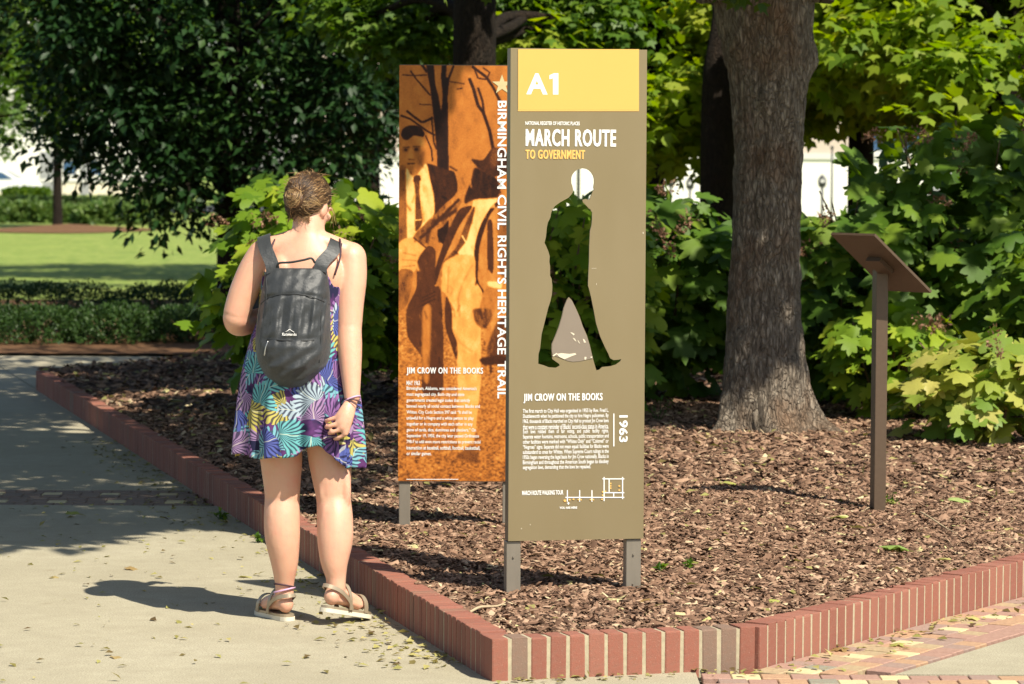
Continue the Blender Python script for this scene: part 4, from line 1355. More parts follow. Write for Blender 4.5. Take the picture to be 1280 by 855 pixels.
# hair: under-layer, combed strands and a bun
BUN = H((.010, -.098, -.012))
cap_v, cap_f = ellipsoid((0, 0, 0), (1, 1, 1), None, 40, 26)
cr = Vector((.0765, .095, .0945))
cc0 = Vector((0, -.012, .024))
def scalp(dv, k=1.0):
    return H(cc0 + Vector((dv.x * cr.x * k, dv.y * cr.y * k, dv.z * cr.z * k)))
def hair_ok(d):
    return (d.y * .75 - d.z * .9 < 0.38 or d.y < -.15) and d.z > -0.90 and not (d.y > .2 and d.z < .25) and not (d.z < -.45 and d.y > -.2)
keep = [hair_ok(Vector(v)) for v in cap_v]
V = [scalp(Vector(v)) for v in cap_v]
Fs = [f for f in cap_f if all(keep[i] for i in f)]
hair_cap = mk('hair', V, Fs, M['scalp'], person, True)
SV, SL, SS_, SVAR = [], [], [], []
def strand(pts, r, var, n=4):
    v_, f_ = tube(pts, r, min(n, 3), 1, cap=False)
    b_ = len(SV)
    SV.extend([tuple(p) for p in v_])
    SVAR.extend([var] * len(v_))
    for q in f_:
        SS_.append(len(SL))
        SL.extend([i + b_ for i in q])
rr = random.Random(3)
bd = (HR.inverted() @ (BUN - HC) - cc0)
bd = Vector((bd.x / cr.x, bd.y / cr.y, bd.z / cr.z)).normalized()
cnt = 0
while cnt < 3400:
    d = Vector((rr.gauss(0, 1), rr.gauss(0, 1), rr.gauss(0, 1))).normalized()
    if not hair_ok(d) or d.dot(bd) > .93:
        continue
    cnt += 1
    e_ = (bd + Vector((rr.gauss(0, .10), rr.gauss(0, .05), rr.gauss(0, .10)))).normalized()
    loft = rr.uniform(1.005, 1.055) + (0.03 if d.z > .5 else 0)
    pts = []
    tw = rr.gauss(0, .20)
    for k_ in range(6):
        f_ = k_ / 5
        q = d.lerp(e_, f_).normalized()
        sw = d.cross(e_)
        q = (q + sw * (tw * math.sin(math.pi * f_))).normalized()
        pts.append(scalp(q, loft + .035 * math.sin(math.pi * f_) * rr.uniform(.3, 1.6) + rr.gauss(0, .013)))
    base = 0.24 + 0.22 * math.sin(7 * d.x + 3 * d.z) + rr.gauss(0, .22) + .16 * d.x - .18 * max(0, d.z) - .15 * (d.z < -.4)  # sunlit right side painted paler, roots and nape darker
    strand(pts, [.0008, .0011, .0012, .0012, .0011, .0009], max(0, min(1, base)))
# loose locks that lift off the head, so the updo is uneven
for k0 in range(70):
    d = Vector((rr.gauss(0, 1), rr.gauss(-.1, .8), rr.gauss(.3, .8))).normalized()
    if not hair_ok(d) or d.dot(bd) > .9:
        continue
    lf, tw0, wv, tone0 = rr.uniform(1.05, 1.13), rr.gauss(0, .35), rr.uniform(.5, 1.5), min(1, max(.05, rr.uniform(.05, .8) + .25 * d.x - .15 * d.z))  # locks painted paler towards the sun side as well
    for q0 in range(9):
        e_ = (bd + Vector((rr.gauss(0, .14), rr.gauss(0, .05), rr.gauss(0, .14)))).normalized()
        dd = (d + Vector((rr.gauss(0, .05), rr.gauss(0, .05), rr.gauss(0, .05)))).normalized()
        pts = []
        for k_ in range(7):
            f_ = k_ / 6
            q = dd.lerp(e_, f_).normalized()
            q = (q + dd.cross(e_) * (tw0 * math.sin(math.pi * f_) + .06 * math.sin(9 * f_ * wv + k0))).normalized()
            pts.append(scalp(q, 1.02 + (lf - 1.02) * math.sin(math.pi * min(1, f_ * 1.1)) + rr.gauss(0, .006)))
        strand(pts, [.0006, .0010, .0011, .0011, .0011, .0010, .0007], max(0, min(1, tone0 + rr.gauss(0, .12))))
# bun coils
bx = HR @ Vector((1, 0, 0)); bz = HR @ Vector((0, 0, 1)); by = HR @ Vector((0, -1, 0))
for i in range(620):
    R0 = rr.uniform(.005, .033)
    h0 = math.sqrt(max(0, 1 - (R0 / .038) ** 2)) * .044 * rr.uniform(.75, 1.08) + rr.uniform(-.004, .003)
    a0 = rr.uniform(0, 6.28); da = rr.uniform(1.2, 3.0)
    tilt = rr.gauss(0, .25)
    pts = []
    for k_ in range(6):
        a_ = a0 + da * k_ / 5
        r_ = R0 * (1 + .18 * math.sin(2 * a_ + i)) + rr.gauss(0, .0012)
        r_ *= 1 + rr.gauss(0, .05)
        p = BUN + bx * (r_ * math.cos(a_)) + bz * (r_ * 1.02 * math.sin(a_)) + by * (h0 + tilt * .012 * math.sin(a_ + i))
        pts.append(p)
    strand(pts, [.0007, .0012, .0013, .0013, .0012, .0006], max(0, min(1, .55 + rr.gauss(0, .3))))
# loose wisps at the nape and temple, fly-aways on the crown
for i in range(46):
    x_ = rr.uniform(-.06, .06)
    p = H((x_ * .8, -.068 + abs(x_) * .4, -.056 + rr.uniform(-.01, .015)))
    q = p + Vector((rr.gauss(0, .007), -.006 + rr.gauss(0, .004), -rr.uniform(.012, .030)))
    r_ = q + Vector((rr.gauss(0, .010), rr.gauss(0, .004), -rr.uniform(.0, .016)))
    strand([p, q, r_], [.0013, .0011, .0005], .3 + rr.random() * .4, 3)
for i in range(240):
    d = Vector((rr.gauss(0, 1), rr.gauss(-.2, .8), abs(rr.gauss(.6, .6)))).normalized()
    if not hair_ok(d):
        continue
    p = scalp(d, 1.03)
    o_ = Vector((rr.gauss(0, .014), rr.gauss(0, .012), rr.gauss(.003, .010)))
    strand([p, p + o_ * .6 + (p - HC) * .05, p + o_ * 1.4], [.0009, .0008, .0003], .4 + rr.random() * .5, 3)
for i in range(5):
    p = H((.070, .045, .0 + rr.uniform(-.02, .02)))
    strand([p, p + Vector((.010 + rr.gauss(0, .003), .01, -.02)), p + Vector((.014 + rr.gauss(0, .006), .015, -.055 + rr.gauss(0, .01)))], [.0011, .001, .0004], .5 + rr.random() * .4, 3)
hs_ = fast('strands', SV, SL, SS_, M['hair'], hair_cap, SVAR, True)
kind(hs_, 'stuff')
mk('under_bun', *ellipsoid(BUN + by * .002, (.033, .030, .033), HR, 16, 10), M['scalp'], hair_cap, True)
clip = mk('hair_clip', *tube([H((.018, -.098, .048)), H((.030, -.094, .054)), H((.040, -.088, .056))], [.003, .0055, .003], 8, 3), M['zip'], hair_cap, True)

# wrist and ankle cords
def ring(c_, ax, r, rt, mat, name):
    ax = Vector(ax).normalized()
    u_ = ax.orthogonal().normalized(); v_ = ax.cross(u_)
    pts = [Vector(c_) + u_ * (r * math.cos(a_)) + v_ * (r * math.sin(a_)) for a_ in [2 * math.pi * i / 20 for i in range(21)]]
    return mk(name, *tube(pts, rt, 6, 1), mat, person, True)
fa = Vector((.153, -.140, .838)) - Vector((.147, -.115, .93))
ring(wr - fa * .05, fa + Vector((.03, 0, 0)), .0315, .0032, M['cord_pink'], 'bracelet')
ring(wr + fa * .02, fa + Vector((-.02, 0, .0)), .0312, .0024, M['cord_dark'], 'bracelet')
ring(wr + fa * .14, fa + Vector((-.055, 0, .0)), .0330, .0018, M['cord_dark'], 'bracelet')
ring(la + Vector((0, .001, .012)), (.15, .2, 1), .0385, .0032, M['cord_dark'], 'anklet')
ring(la + Vector((0, .0, -.004)), (-.25, .1, 1), .0395, .0038, M['cord_pink'], 'anklet')

def ribbon(pts, wd, ups, mat, name, th=.006, k=6, parent=None):
    P = catmull([tuple(p) + tuple(u_) for p, u_ in zip(pts, ups)], k)
    V, Fs = [], []
    for i, q in enumerate(P):
        p = Vector(q[:3]); u_ = Vector(q[3:]).normalized()
        tn = (Vector(P[min(i + 1, len(P) - 1)][:3]) - Vector(P[max(i - 1, 0)][:3])).normalized()
        n_ = tn.cross(u_).normalized()
        for a_, b_ in ((-1, -1), (1, -1), (1, 1), (-1, 1)):
            V.append(p + u_ * (a_ * wd / 2) + n_ * (b_ * th / 2))
    for i in range(len(P) - 1):
        for j in range(4):
            j2 = (j + 1) % 4
            Fs.append((4 * i + j, 4 * i + j2, 4 * i + 4 + j2, 4 * i + 4 + j))
    Fs += [(3, 2, 1, 0), tuple(4 * (len(P) - 1) + j for j in range(4))]
    o = mk(name, V, Fs, mat, parent if parent is not None else bp)
    bm = bmesh.new(); bm.from_mesh(o.data); bmesh.ops.recalc_face_normals(bm, faces=bm.faces); bm.to_mesh(o.data); bm.free()
    return o
# sandals
def sandal(Fm, sd):
    out = [(-.030, .02), (-.034, .06), (-.033, .11), (-.040, .16), (-.043, .195), (-.034, .228), (-.012, .248), (.014, .252), (.036, .238), (.044, .205), (.042, .165), (.034, .11), (.033, .06), (.030, .02), (.016, -.002), (-.016, -.002)]
    out = [p[:2] for p in catmull(out + [out[0]], 4)][:-1]
    out = [(x * sd, y) for x, y in out]
    def slab_(z0, z1, k, mat, name):
        V = [Fm((x * k, .125 + (y - .125) * k, z)) for z in (z0, z1) for x, y in out]
        n = len(out)
        Fs = [tuple(range(n)), tuple(range(2 * n - 1, n - 1, -1))] + [(i, i + n, (i + 1) % n + n, (i + 1) % n) for i in range(n)]
        o = mk(name, V, Fs, mat, person)
        bm = bmesh.new(); bm.from_mesh(o.data); bmesh.ops.recalc_face_normals(bm, faces=bm.faces); bm.to_mesh(o.data); bm.free()
        return o
    s_ = slab_(0.001, .0165, 1.0, M['sole'], 'sandal')
    f_ = slab_(.0166, .026, .965, M['strap'], 'footbed'); f_.parent = s_
    uz_, uy_ = Fm((0, 0, 1)) - Fm((0, 0, 0)), Fm((0, 1, 0)) - Fm((0, 0, 0))
    def band(pts, wd, up):
        P_ = [Fm(p) for p in pts]
        ribbon(P_, wd, [up if up is not None else None] * len(P_), M['strap'], 'sandal_strap', .003, 6, s_)
    # heel sling from the instep round the heel, instep tie, toe strap
    band([(-.038 * sd, .118, .024), (-.041 * sd, .085, .060), (-.036 * sd, .035, .088), (-.014 * sd, -.004, .098), (.018 * sd, -.002, .098), (.038 * sd, .038, .088), (.041 * sd, .085, .060), (.038 * sd, .118, .024)], .015, uz_ + uy_ * .35)
    band([(-.040 * sd, .105, .022), (-.038 * sd, .098, .070), (-.018 * sd, .088, .110), (.018 * sd, .088, .110), (.038 * sd, .098, .070), (.040 * sd, .105, .022)], .014, uy_ + uz_ * .3)
    band([(-.044 * sd, .185, .020), (-.040 * sd, .182, .056), (-.018 * sd, .178, .082), (.018 * sd, .178, .082), (.041 * sd, .182, .056), (.045 * sd, .185, .020)], .020, uy_)
sandal(FL, 1)
sandal(FR, -1)

# ------------------------------------------------------------------ backpack
bp = thing('backpack', 'charcoal nylon daypack on the back of the woman in the sundress', 'backpack', (WX, WY, 0))
prof = [(335, 336, 409), (345, 333, 411), (365, 329, 413.5), (378, 327, 414.5), (400, 323.5, 415), (422, 321.6, 415.8), (440, 322.5, 415.6), (451, 325, 412.5), (463, 330.5, 405.5), (473, 338, 396), (480, 347, 386), (485, 358, 374)]
thk = [(335, .030), (345, .055), (365, .085), (400, .108), (430, .135), (455, .135), (470, .11), (480, .07), (485, .03)]
YB = -.098
def pack_surf(px, py):
    py = max(335, min(485, py))
    xl, xr = interp(py, [(p[0], p[1]) for p in prof]), interp(py, [(p[0], p[2]) for p in prof])
    s_ = max(-1, min(1, 2 * (px - xl) / (xr - xl) - 1))
    T = interp(py, thk)
    y = YB - T * (1 - abs(s_) ** 2.6) ** .62
    # creases: slack folds below the top seam, a sag above the zip
    g = math.exp(-((py - 395) / 22) ** 2)
    y += .007 * g * (math.sin((px - 340) * .42 + .05 * py) * .6 + math.sin((px - 330) * .23 + 1.0) + .4 * math.sin(px * .9 + py * .1))
    y += .006 * math.exp(-((py - 421) / 4.5) ** 2) * (1 - abs(s_) ** 4)
    y += .0055 * math.exp(-((py - (366 + 8 * s_ * s_)) / 3.0) ** 2)
    y += .005 * math.exp(-((py - 455) / 16) ** 2) * math.sin(px * .21 + py * .32)
    y += .0025 * math.sin(px * .35 + py * .22) * math.sin(py * .15 - px * .08)
    return Vector((Lx(px), y, Lz(py)))
NU, NVv = 60, 90
V, Fs = [], []
for j in range(NVv + 1):
    py = 335 + 150 * j / NVv
    xl, xr = interp(py, [(p[0], p[1]) for p in prof]), interp(py, [(p[0], p[2]) for p in prof])
    for i in range(NU + 1):
        s_ = -math.cos(math.pi * i / NU)
        V.append(pack_surf(xl + (xr - xl) * (s_ + 1) / 2, py))
n0 = len(V)
for j in range(NVv + 1):
    for i in range(NU + 1):
        p = V[j * (NU + 1) + i]
        V.append(Vector((p.x, YB + .012, p.z)))
for j in range(NVv):
    for i in range(NU):
        a_ = j * (NU + 1) + i
        Fs.append((a_, a_ + NU + 1, a_ + NU + 2, a_ + 1))
        Fs.append((n0 + a_, n0 + a_ + 1, n0 + a_ + NU + 2, n0 + a_ + NU + 1))
    a_ = j * (NU + 1)
    Fs.append((a_, n0 + a_, n0 + a_ + NU + 1, a_ + NU + 1))
    a_ += NU
    Fs.append((a_, a_ + NU + 1, n0 + a_ + NU + 1, n0 + a_))
for i in range(NU):
    Fs.append((i, i + 1, n0 + i + 1, n0 + i))
    a_ = NVv * (NU + 1) + i
    Fs.append((a_, n0 + a_, n0 + a_ + 1, a_ + 1))
mk('bag', V, Fs, M['nylon'], bp, True)
def on_pack(L, lift=.001):
    return [pack_surf(x, y) + Vector((0, -lift, 0)) for x, y in L]
mk('seam', *tube(on_pack([(328.5, 379), (338, 372), (352, 367), (368, 366), (384, 367), (400, 372), (413, 379)]), .0022, 6, 5), M['webbing'], bp, True)
for s_ in ([(335, 345), (337, 365), (334, 395), (330, 425), (333, 452)], [(409, 345), (405, 375), (404, 400), (404, 425), (402, 450)]):
    mk('seam', *tube(on_pack(s_), .0014, 6, 4), M['webbing'], bp, True)
mk('zip', *tube(on_pack([(339, 421), (352, 421.5), (368, 422), (384, 422), (396, 422)], .0015), .0032, 6, 5), M['webbing'], bp, True)
mk('zip_pull', *tube(on_pack([(340, 423), (337, 431), (335.5, 441)], .006), [.002, .0022, .003], 6, 3), M['zip'], bp, True)
# emblem: a small word under a peak
Vt, Ft = text_mesh('Kathmandu', 0.02)
mn, mx = Vt.min(0), Vt.max(0)
S = (Vt - mn) / (mx - mn)
mk('brand_lettering', [pack_surf(357.5 + s[0] * 17.5, 416.2 - s[1] * 3.6) + Vector((0, -.0022, 0)) for s in S], Ft, M['white'], bp)
mk('brand_peak', *tube(on_pack([(361, 411.6), (364, 410.3), (366.5, 408.4), (369, 410.2), (372, 411.6)], .002), .0011, 6, 2), M['white'], bp, True)
# shoulder straps over the shoulders and back under the arms
ribbon([(Lx(344), -.118, Lz(340)), (Lx(341.5), -.112, Lz(328)), (Lx(333), -.080, Lz(309)), (Lx(330), -.02, Lz(296.5)), (Lx(330), .055, Lz(304)), (Lx(329), .118, Lz(335)), (Lx(322), .150, Lz(375)), (Lx(315), .10, Lz(415)), (Lx(322), -.06, Lz(440))], .050,
       [(1, .1, .25), (1, .1, .25), (1, .05, .35), (1, 0, .35), (1, 0, .2), (1, 0, 0), (1, -.2, 0), (.4, .3, 1), (.1, .2, 1)], M['nylon'], 'shoulder_strap')
ribbon([(Lx(402), -.118, Lz(338)), (Lx(404), -.112, Lz(328)), (Lx(417), -.080, Lz(313)), (Lx(420), -.02, Lz(300.5)), (Lx(419), .055, Lz(308)), (Lx(419), .118, Lz(338)), (Lx(424), .150, Lz(375)), (Lx(427), .10, Lz(415)), (Lx(416), -.06, Lz(440))], .050,
       [(1, .1, -.35), (1, .1, -.4), (1, .05, -.5), (1, 0, -.42), (1, 0, -.2), (1, 0, 0), (1, .2, 0), (-.4, .3, 1), (-.1, .2, 1)], M['nylon'], 'shoulder_strap')
mk('haul_loop', *tube([(Lx(349), -.118, Lz(333)), (Lx(352), -.124, Lz(328.5)), (Lx(366), -.130, Lz(327.5)), (Lx(382), -.132, Lz(324.5)), (Lx(391), -.128, Lz(322.5)), (Lx(395), -.118, Lz(328))], .0042, 8, 5), M['webbing'], bp, True)

# ------------------------------------------------------------------ foliage tools
def tpl(verts, faces):
    lo, st = [], []
    for f in faces:
        st.append(len(lo)); lo += list(f)
    return np.array(verts, float), np.array(lo), np.array(st)
T_DIAMOND = tpl([(0, 0, 0), (-.27, .42, .07), (.27, .42, .07), (0, 1, -.10), (0, .45, 0)], [(0, 2, 4), (0, 4, 1), (4, 2, 3), (1, 4, 3)])
T_MAPLE = tpl([(0, 0, 0), (.34, .16, .06), (.58, .56, .0), (.20, .56, .03), (0, 1, -.08), (-.20, .56, .03), (-.58, .56, 0), (-.34, .16, .06)],
              [(0, 1, 2, 3), (0, 3, 4, 5), (0, 5, 6, 7)])
def oak(seed=0):
    r = random.Random(seed)
    j = lambda a: a * (1 + r.uniform(-.10, .10))
    half = [(.16, -.06), (.36, .02), (.44, .14), (.30, .26), (.46, .34), (.60, .44), (.56, .56), (.44, .60), (.27, .56), (.34, .70), (.33, .82), (.20, .84), (.12, .80), (.10, .93)]
    R = [(j(x), y + r.uniform(-.02, .02)) for x, y in half]
    L = [(-j(x), y + r.uniform(-.02, .02)) for x, y in half]
    mid = [(0, 0), (0, .24), (0, .53), (0, .78), (0, 1.06)]
    P = mid + R + L
    fo, dr, cu_ = r.uniform(.05, .40), r.uniform(.02, .42), r.uniform(.1, .7)
    z = lambda x, y: fo * abs(x) - cu_ * abs(x) ** 2 - dr * y * y + .03 * math.sin(9 * x + 5 * y + seed) + .03 * math.sin(14 * y)
    V = [(x, y, z(x, y)) for x, y in P]
    f = []
    for b in (5, 19):
        q = [[0, b, b + 1, b + 2, b + 3, 1], [1, b + 3, b + 4, b + 5, b + 6, b + 7, b + 8, 2], [2, b + 8, b + 9, b + 10, b + 11, b + 12, 3], [3, b + 12, b + 13, 4]]
        f += [tuple(x if b == 5 else x[::-1]) for x in q]
    return V, f
OAKS = [oak(i) for i in range(12)]

def norm(a):
    return a / np.maximum(np.linalg.norm(a, axis=-1, keepdims=True), 1e-9)

def scatter(name, T, C, tip, nrm, sc, mat, parent, var):
    V0, lo, st = T
    C, tip, nrm = np.asarray(C), norm(np.asarray(tip)), np.asarray(nrm)
    s = norm(np.cross(tip, nrm))
    n = norm(np.cross(s, tip))
    k = len(V0)
    V = C[:, None, :] + sc[:, None, None] * (V0[None, :, 0, None] * s[:, None, :] + V0[None, :, 1, None] * tip[:, None, :] + V0[None, :, 2, None] * n[:, None, :])
    N = len(C)
    loops = (lo[None] + (np.arange(N) * k)[:, None]).ravel()
    starts = (st[None] + (np.arange(N) * len(lo))[:, None]).ravel()
    return kind(fast(name, V.reshape(-1, 3), loops, starts, mat, parent, np.repeat(var, k)), 'stuff')

def clump_leaves(centers, radii, per, flat=0.55, droop=0.35):
    """leaf centres, tip directions and normals around clump centres"""
    centers, radii = np.asarray(centers, float), np.asarray(radii, float)
    n = len(centers) * per
    idx = np.repeat(np.arange(len(centers)), per)
    d = norm(RNG.normal(size=(n, 3)))
    r = RNG.random(n) ** 0.45
    off = d * (r * radii[idx])[:, None]
    off[:, 2] *= flat
    C = centers[idx] + off
    tip = d * np.array([1, 1, .4]) + RNG.normal(0, .45, (n, 3))
    tip[:, 2] -= droop
    nr = np.array([0, 0, 1.0]) + d * .5 + RNG.normal(0, .45, (n, 3))
    return C, tip, nr, idx

def limb_mesh(pts, rad, n=8):
    return tube(pts, rad, n, 4)

def local(o_pts, org):
    return [Vector(p) - Vector(org) for p in o_pts]

def bent(a, b, sag, seed):
    r = random.Random(seed)
    a, b = Vector(a), Vector(b)
    L = (b - a).length
    m1, m2 = a.lerp(b, .35), a.lerp(b, .7)
    j = lambda: Vector((r.uniform(-1, 1), r.uniform(-1, 1), r.uniform(-.5, 1))) * L * .07
    return [a, m1 + j() + Vector((0, 0, sag * L)), m2 + j() + Vector((0, 0, sag * L * .6)), b]

def tree(name, label, base, r0, fork, clumps, crad, per, leaf, lmat, lsize, bmat, group=None, flat=.55, droop=.35, cat='tree', nl=9, lean=(0, 0), height=None, maple=False):
    """trunk, limbs and a crown of leaves round the given clump centres (world)"""
    base = Vector(base)
    T_ = thing(name, label, cat, base, 0, group)
    clumps = np.asarray(clumps)
    zt = height or clumps[:, 2].max() * .85
    pts = [(0, 0, -.1), (0, 0, .15), (lean[0] * .4, lean[1] * .4, fork * .5), (lean[0], lean[1], fork), (lean[0] * 1.3, lean[1] * 1.3, (fork + zt) / 2), (lean[0] * 1.5, lean[1] * 1.5, zt)]
    mk('trunk', *tube(pts, [r0 * 1.45, r0 * 1.15, r0, r0 * .92, r0 * .5, r0 * .1], 18, 5), bmat, T_, True)
    order = np.argsort(-crad)[:nl] if nl < len(clumps) else np.arange(len(clumps))
    rs = random.Random(len(name) + int(abs(base.x) * 10))
    for i in (order if nl < len(clumps) else range(len(clumps))):
        c_ = Vector(clumps[i]) - base
        h = fork * .9 + (min(zt * .8, max(fork, c_.z * .75)) - fork * .9) * rs.uniform(.35, 1)
        k_ = 1 + .5 * min(1, max(0, (h - fork) / max(.1, zt - fork)))
        a_ = Vector((lean[0] * k_, lean[1] * k_, h))
        rr_ = r0 * (.34 if h < (fork + zt) / 2 else .2)
        mk('limb', *tube(bent(a_, c_, .06, int(i)), [rr_, rr_ * .75, rr_ * .45, rr_ * .12], 8, 4), bmat, T_, True)
    C, tip, nr, idx = clump_leaves(clumps, crad, per, flat, droop)
    cv = RNG.random(len(clumps))[idx] * .5 + RNG.random(len(C)) * .5
    scatter('crown', leaf, C - np.array(base), tip, nr, RNG.uniform(lsize[0], lsize[1], len(C)), lmat, T_, cv)
    return T_

def ell_clumps(c, r, n, hole=.35, zmin=None, rad=(.4, .8), seed=0, keep=None):
    g = np.random.default_rng(seed)
    out, rd = [], []
    guard = 0
    while len(out) < n and guard < n * 60:
        guard += 1
        d = g.normal(size=3); d /= np.linalg.norm(d)
        k = g.uniform(hole, 1) ** .6
        p = np.array(c) + d * np.array(r) * k
        if zmin is not None and p[2] < zmin + .15 * g.random():
            continue
        if keep is not None and not keep(p):
            continue
        out.append(p); rd.append(g.uniform(*rad))
    return np.array(out), np.array(rd)

# ------------------------------------------------------------------ the big tree whose trunk stands in the bed
TBY = 18.35
tb = atY(962, 535, TBY)
TB = Vector((tb.x, TBY, float(bed_z(tb.x, TBY)) - .01))
big = thing('shade_tree', 'thick-trunked tree with rough brown bark forking above, in the mulch behind the khaki sign', 'tree', TB)
prof_t = [(560, 878, 1058), (540, 888, 1040), (528, 893, 1028), (510, 897, 1018), (480, 901, 1010), (440, 904.5, 1004), (400, 908, 1001), (350, 911, 1000), (300, 914, 1000), (250, 916.5, 1001), (200, 918, 1003), (150, 918, 1006), (110, 914, 1011), (80, 908, 1015), (50, 903, 1018), (20, 898, 1019), (-20, 893, 1021), (-45, 890, 1023)]
NR = 150
secs = []
for py in np.arange(562, -46, -3.0):
    l_ = interp(-py, [(-p[0], p[1]) for p in prof_t]); r_ = interp(-py, [(-p[0], p[2]) for p in prof_t])
    a_, b_ = atY(l_, py, TBY), atY(r_, py, TBY)
    secs.append(((a_.x + b_.x) / 2, (a_.z + b_.z) / 2, (b_.x - a_.x) / 2))
V, Fs = [], []
secs_n = len(secs)
th = np.linspace(0, 2 * np.pi, NR, endpoint=False)
for i, (cx_, z_, rr_) in enumerate(secs):
    hh = z_ - TB.z
    fl = max(0, 1 - hh / .45) ** 1.6
    lobes = 1 + fl * .16 * np.cos(5 * th + .6) + .03 * np.cos(3 * th + z_ * 1.3) + .018 * np.cos(7 * th - z_)
    u_ = th / (2 * np.pi) * 30
    ridg = np.abs(vnoise(u_, np.full(NR, z_ * 5.5), 4) - .5) * 2
    ridg2 = np.abs(vnoise(u_ * 2.1, np.full(NR, z_ * 13), 8) - .5) * 2
    disp = (.019 * (ridg ** .7) + .009 * ridg2 - .014) * (1 + .3 * fl)
    knot = .05 * np.exp(-((th - 4.5) / .22) ** 2 - ((z_ - 2.1) / .08) ** 2) + .05 * np.exp(-((th - 6.05) / .25) ** 2 - ((z_ - 2.32) / .10) ** 2)
    R0 = rr_ * (lobes / lobes[[0, NR // 2]].mean()) + disp + knot
    ry = .93
    for t_, R1 in zip(th, R0):
        V.append((cx_ + R1 * math.cos(t_) - TB.x, R1 * ry * math.sin(t_), z_ - TB.z))
for i in range(secs_n - 1):
    for j in range(NR):
        j2 = (j + 1) % NR
        Fs.append((i * NR + j, i * NR + j2, (i + 1) * NR + j2, (i + 1) * NR + j))
Fs.append(tuple((secs_n - 1) * NR + j for j in range(NR)))
mk('trunk', V, Fs, M['bark'], big, True)
top_c = Vector((secs[-1][0] - TB.x, 0, secs[-1][1] - TB.z))
# which ground should lie in shade: decides which leaf clumps the crown carries
def shade_wanted(gx, gy):
    w_ = .7 * (float(fbm(gx * .9 + 3, gy * .55, 3, 77)) - .5) * 2.2
    if gx < -0.35:
        edge = 14.15 + w_ * .55 - .25 * max(0, -2.2 - gx)
        if gx > -1.75:
            edge += 1.25 if gx > -1.3 else .8
        if -2.9 < gx < -1.45 and 20.2 < gy < 22.1 and w_ > -.35:
            return False
        return edge < gy < (39 if gx < -1.7 else 25.5)
    if -.45 <= gx < .30 and 20.2 < gy < 21.5:
        return False
    if gx < 1.3:
        if .0 < gx and 20.4 < gy < 22.6 and w_ > .12:
            return False
        return 18.3 - .6 * (gx < .4) - 1.8 * (gx < 0.0) + w_ * .5 < gy < 25.2
    if gx < 2.2:
        return 19.9 + w_ * .8 < gy < 24.0
    return 20.9 + w_ < gy < 23.6
g = np.random.default_rng(5)
cl, rd = [], []
guard = 0
while len(cl) < 700 and guard < 120000:
    guard += 1
    z_ = g.uniform(3.7, 7.6)
    x_, y_ = g.uniform(-6.5, 6.5), g.uniform(9.5, 27.5)
    e_ = ((x_ - .7) / 6.8) ** 2 + ((y_ - 18.3) / 8.6) ** 2 + ((z_ - 5.0) / 3.4) ** 2
    if e_ > 1.05:
        continue
    zmin_ = 1.7 + .0535 * y_ + .75
    if z_ < zmin_:
        continue
    h_ = z_ - .15
    if not shade_wanted(x_ - .52 * h_, y_ + .62 * h_):
        continue
    cl.append((x_, y_, z_)); rd.append(g.uniform(.32, .62))
guard = 0
want = len(cl) + 70                      # the side of the crown that shades its own trunk
while len(cl) < want and guard < 20000:
    guard += 1
    h_ = g.uniform(3.9, 6.4)
    q = g.uniform(.9, 4.2)
    x_, y_ = TB.x - .52 * q + .52 * h_ + g.normal(0, .35), TB.y + .62 * q - .62 * h_ + g.normal(0, .35)
    if shade_wanted(x_ - .52 * h_, y_ + .62 * h_) and h_ > 1.7 + .0535 * y_ + .75:
        cl.append((x_, y_, h_ + .1)); rd.append(g.uniform(.25, .45))
guard = 0
want = len(cl) + 240                     # clumps added over the walk to deepen its shade
while len(cl) < want and guard < 40000:
    guard += 1
    a_, b_, h_ = g.uniform(-4.2, -1.2), g.uniform(14.3, 27), g.uniform(3.9, 6.6)
    x_, y_ = a_ + .52 * h_, b_ - .62 * h_
    if shade_wanted(a_, b_) and h_ > 1.7 + .0535 * y_ + .75:
        cl.append((x_, y_, h_ + .1)); rd.append(g.uniform(.3, .5))
cl, rd = np.array(cl), np.array(rd)
C, tip, nr, idx = clump_leaves(cl, rd, 42, .6, .3)
# leaves whose shadow would stray far over the sunny ground are left out to keep it lit
hh = C[:, 2] - .15
gx_, gy_ = C[:, 0] - .52 * hh, C[:, 1] + .62 * hh
okk = np.array([shade_wanted(a_, b_) or (random.random() < .10 and b_ > 15.5) for a_, b_ in zip(gx_, gy_)])
C, tip, nr = C[okk], tip[okk], nr[okk]
scatter('crown', T_DIAMOND, C - np.array(TB), tip, nr, RNG.uniform(.15, .25, len(C)), M['lf_tree'], big, RNG.random(len(C)))
# limbs: two leaders from the fork, each splitting, reaching the clumps
lead = []
for sx, lx, ly, lz in ((-1, -1.5, -1.6, 5.4), (1, 1.7, .6, 6.0), (-1, -.6, 1.8, 6.2), (1, .6, -2.2, 5.6)):
    a_ = top_c + Vector((sx * .17, 0, -.14))
    e_ = Vector((lx, ly, lz))
    pts = [a_, a_ + Vector((sx * .16, ly * .08, .45)), a_.lerp(e_, .5) + Vector((0, 0, .4)), e_]
    lead.append(pts)
    mk('limb', *tube(pts, [.235 if abs(lx) > 1 else .16, .20 if abs(lx) > 1 else .13, .12, .05], 14, 6), M['bark'], big, True)
for i in range(0, len(cl), 9):
    c_ = Vector(cl[i]) - TB
    best = min((p for L_ in lead for p in [L_[1].lerp(L_[2], .5), L_[2], L_[2].lerp(L_[3], .5), L_[3]]), key=lambda p: (p - c_).length)
    mk('branch', *tube(bent(best, c_, .05, i), [.045, .035, .022, .008], 6, 4), M['bark'], big, True)
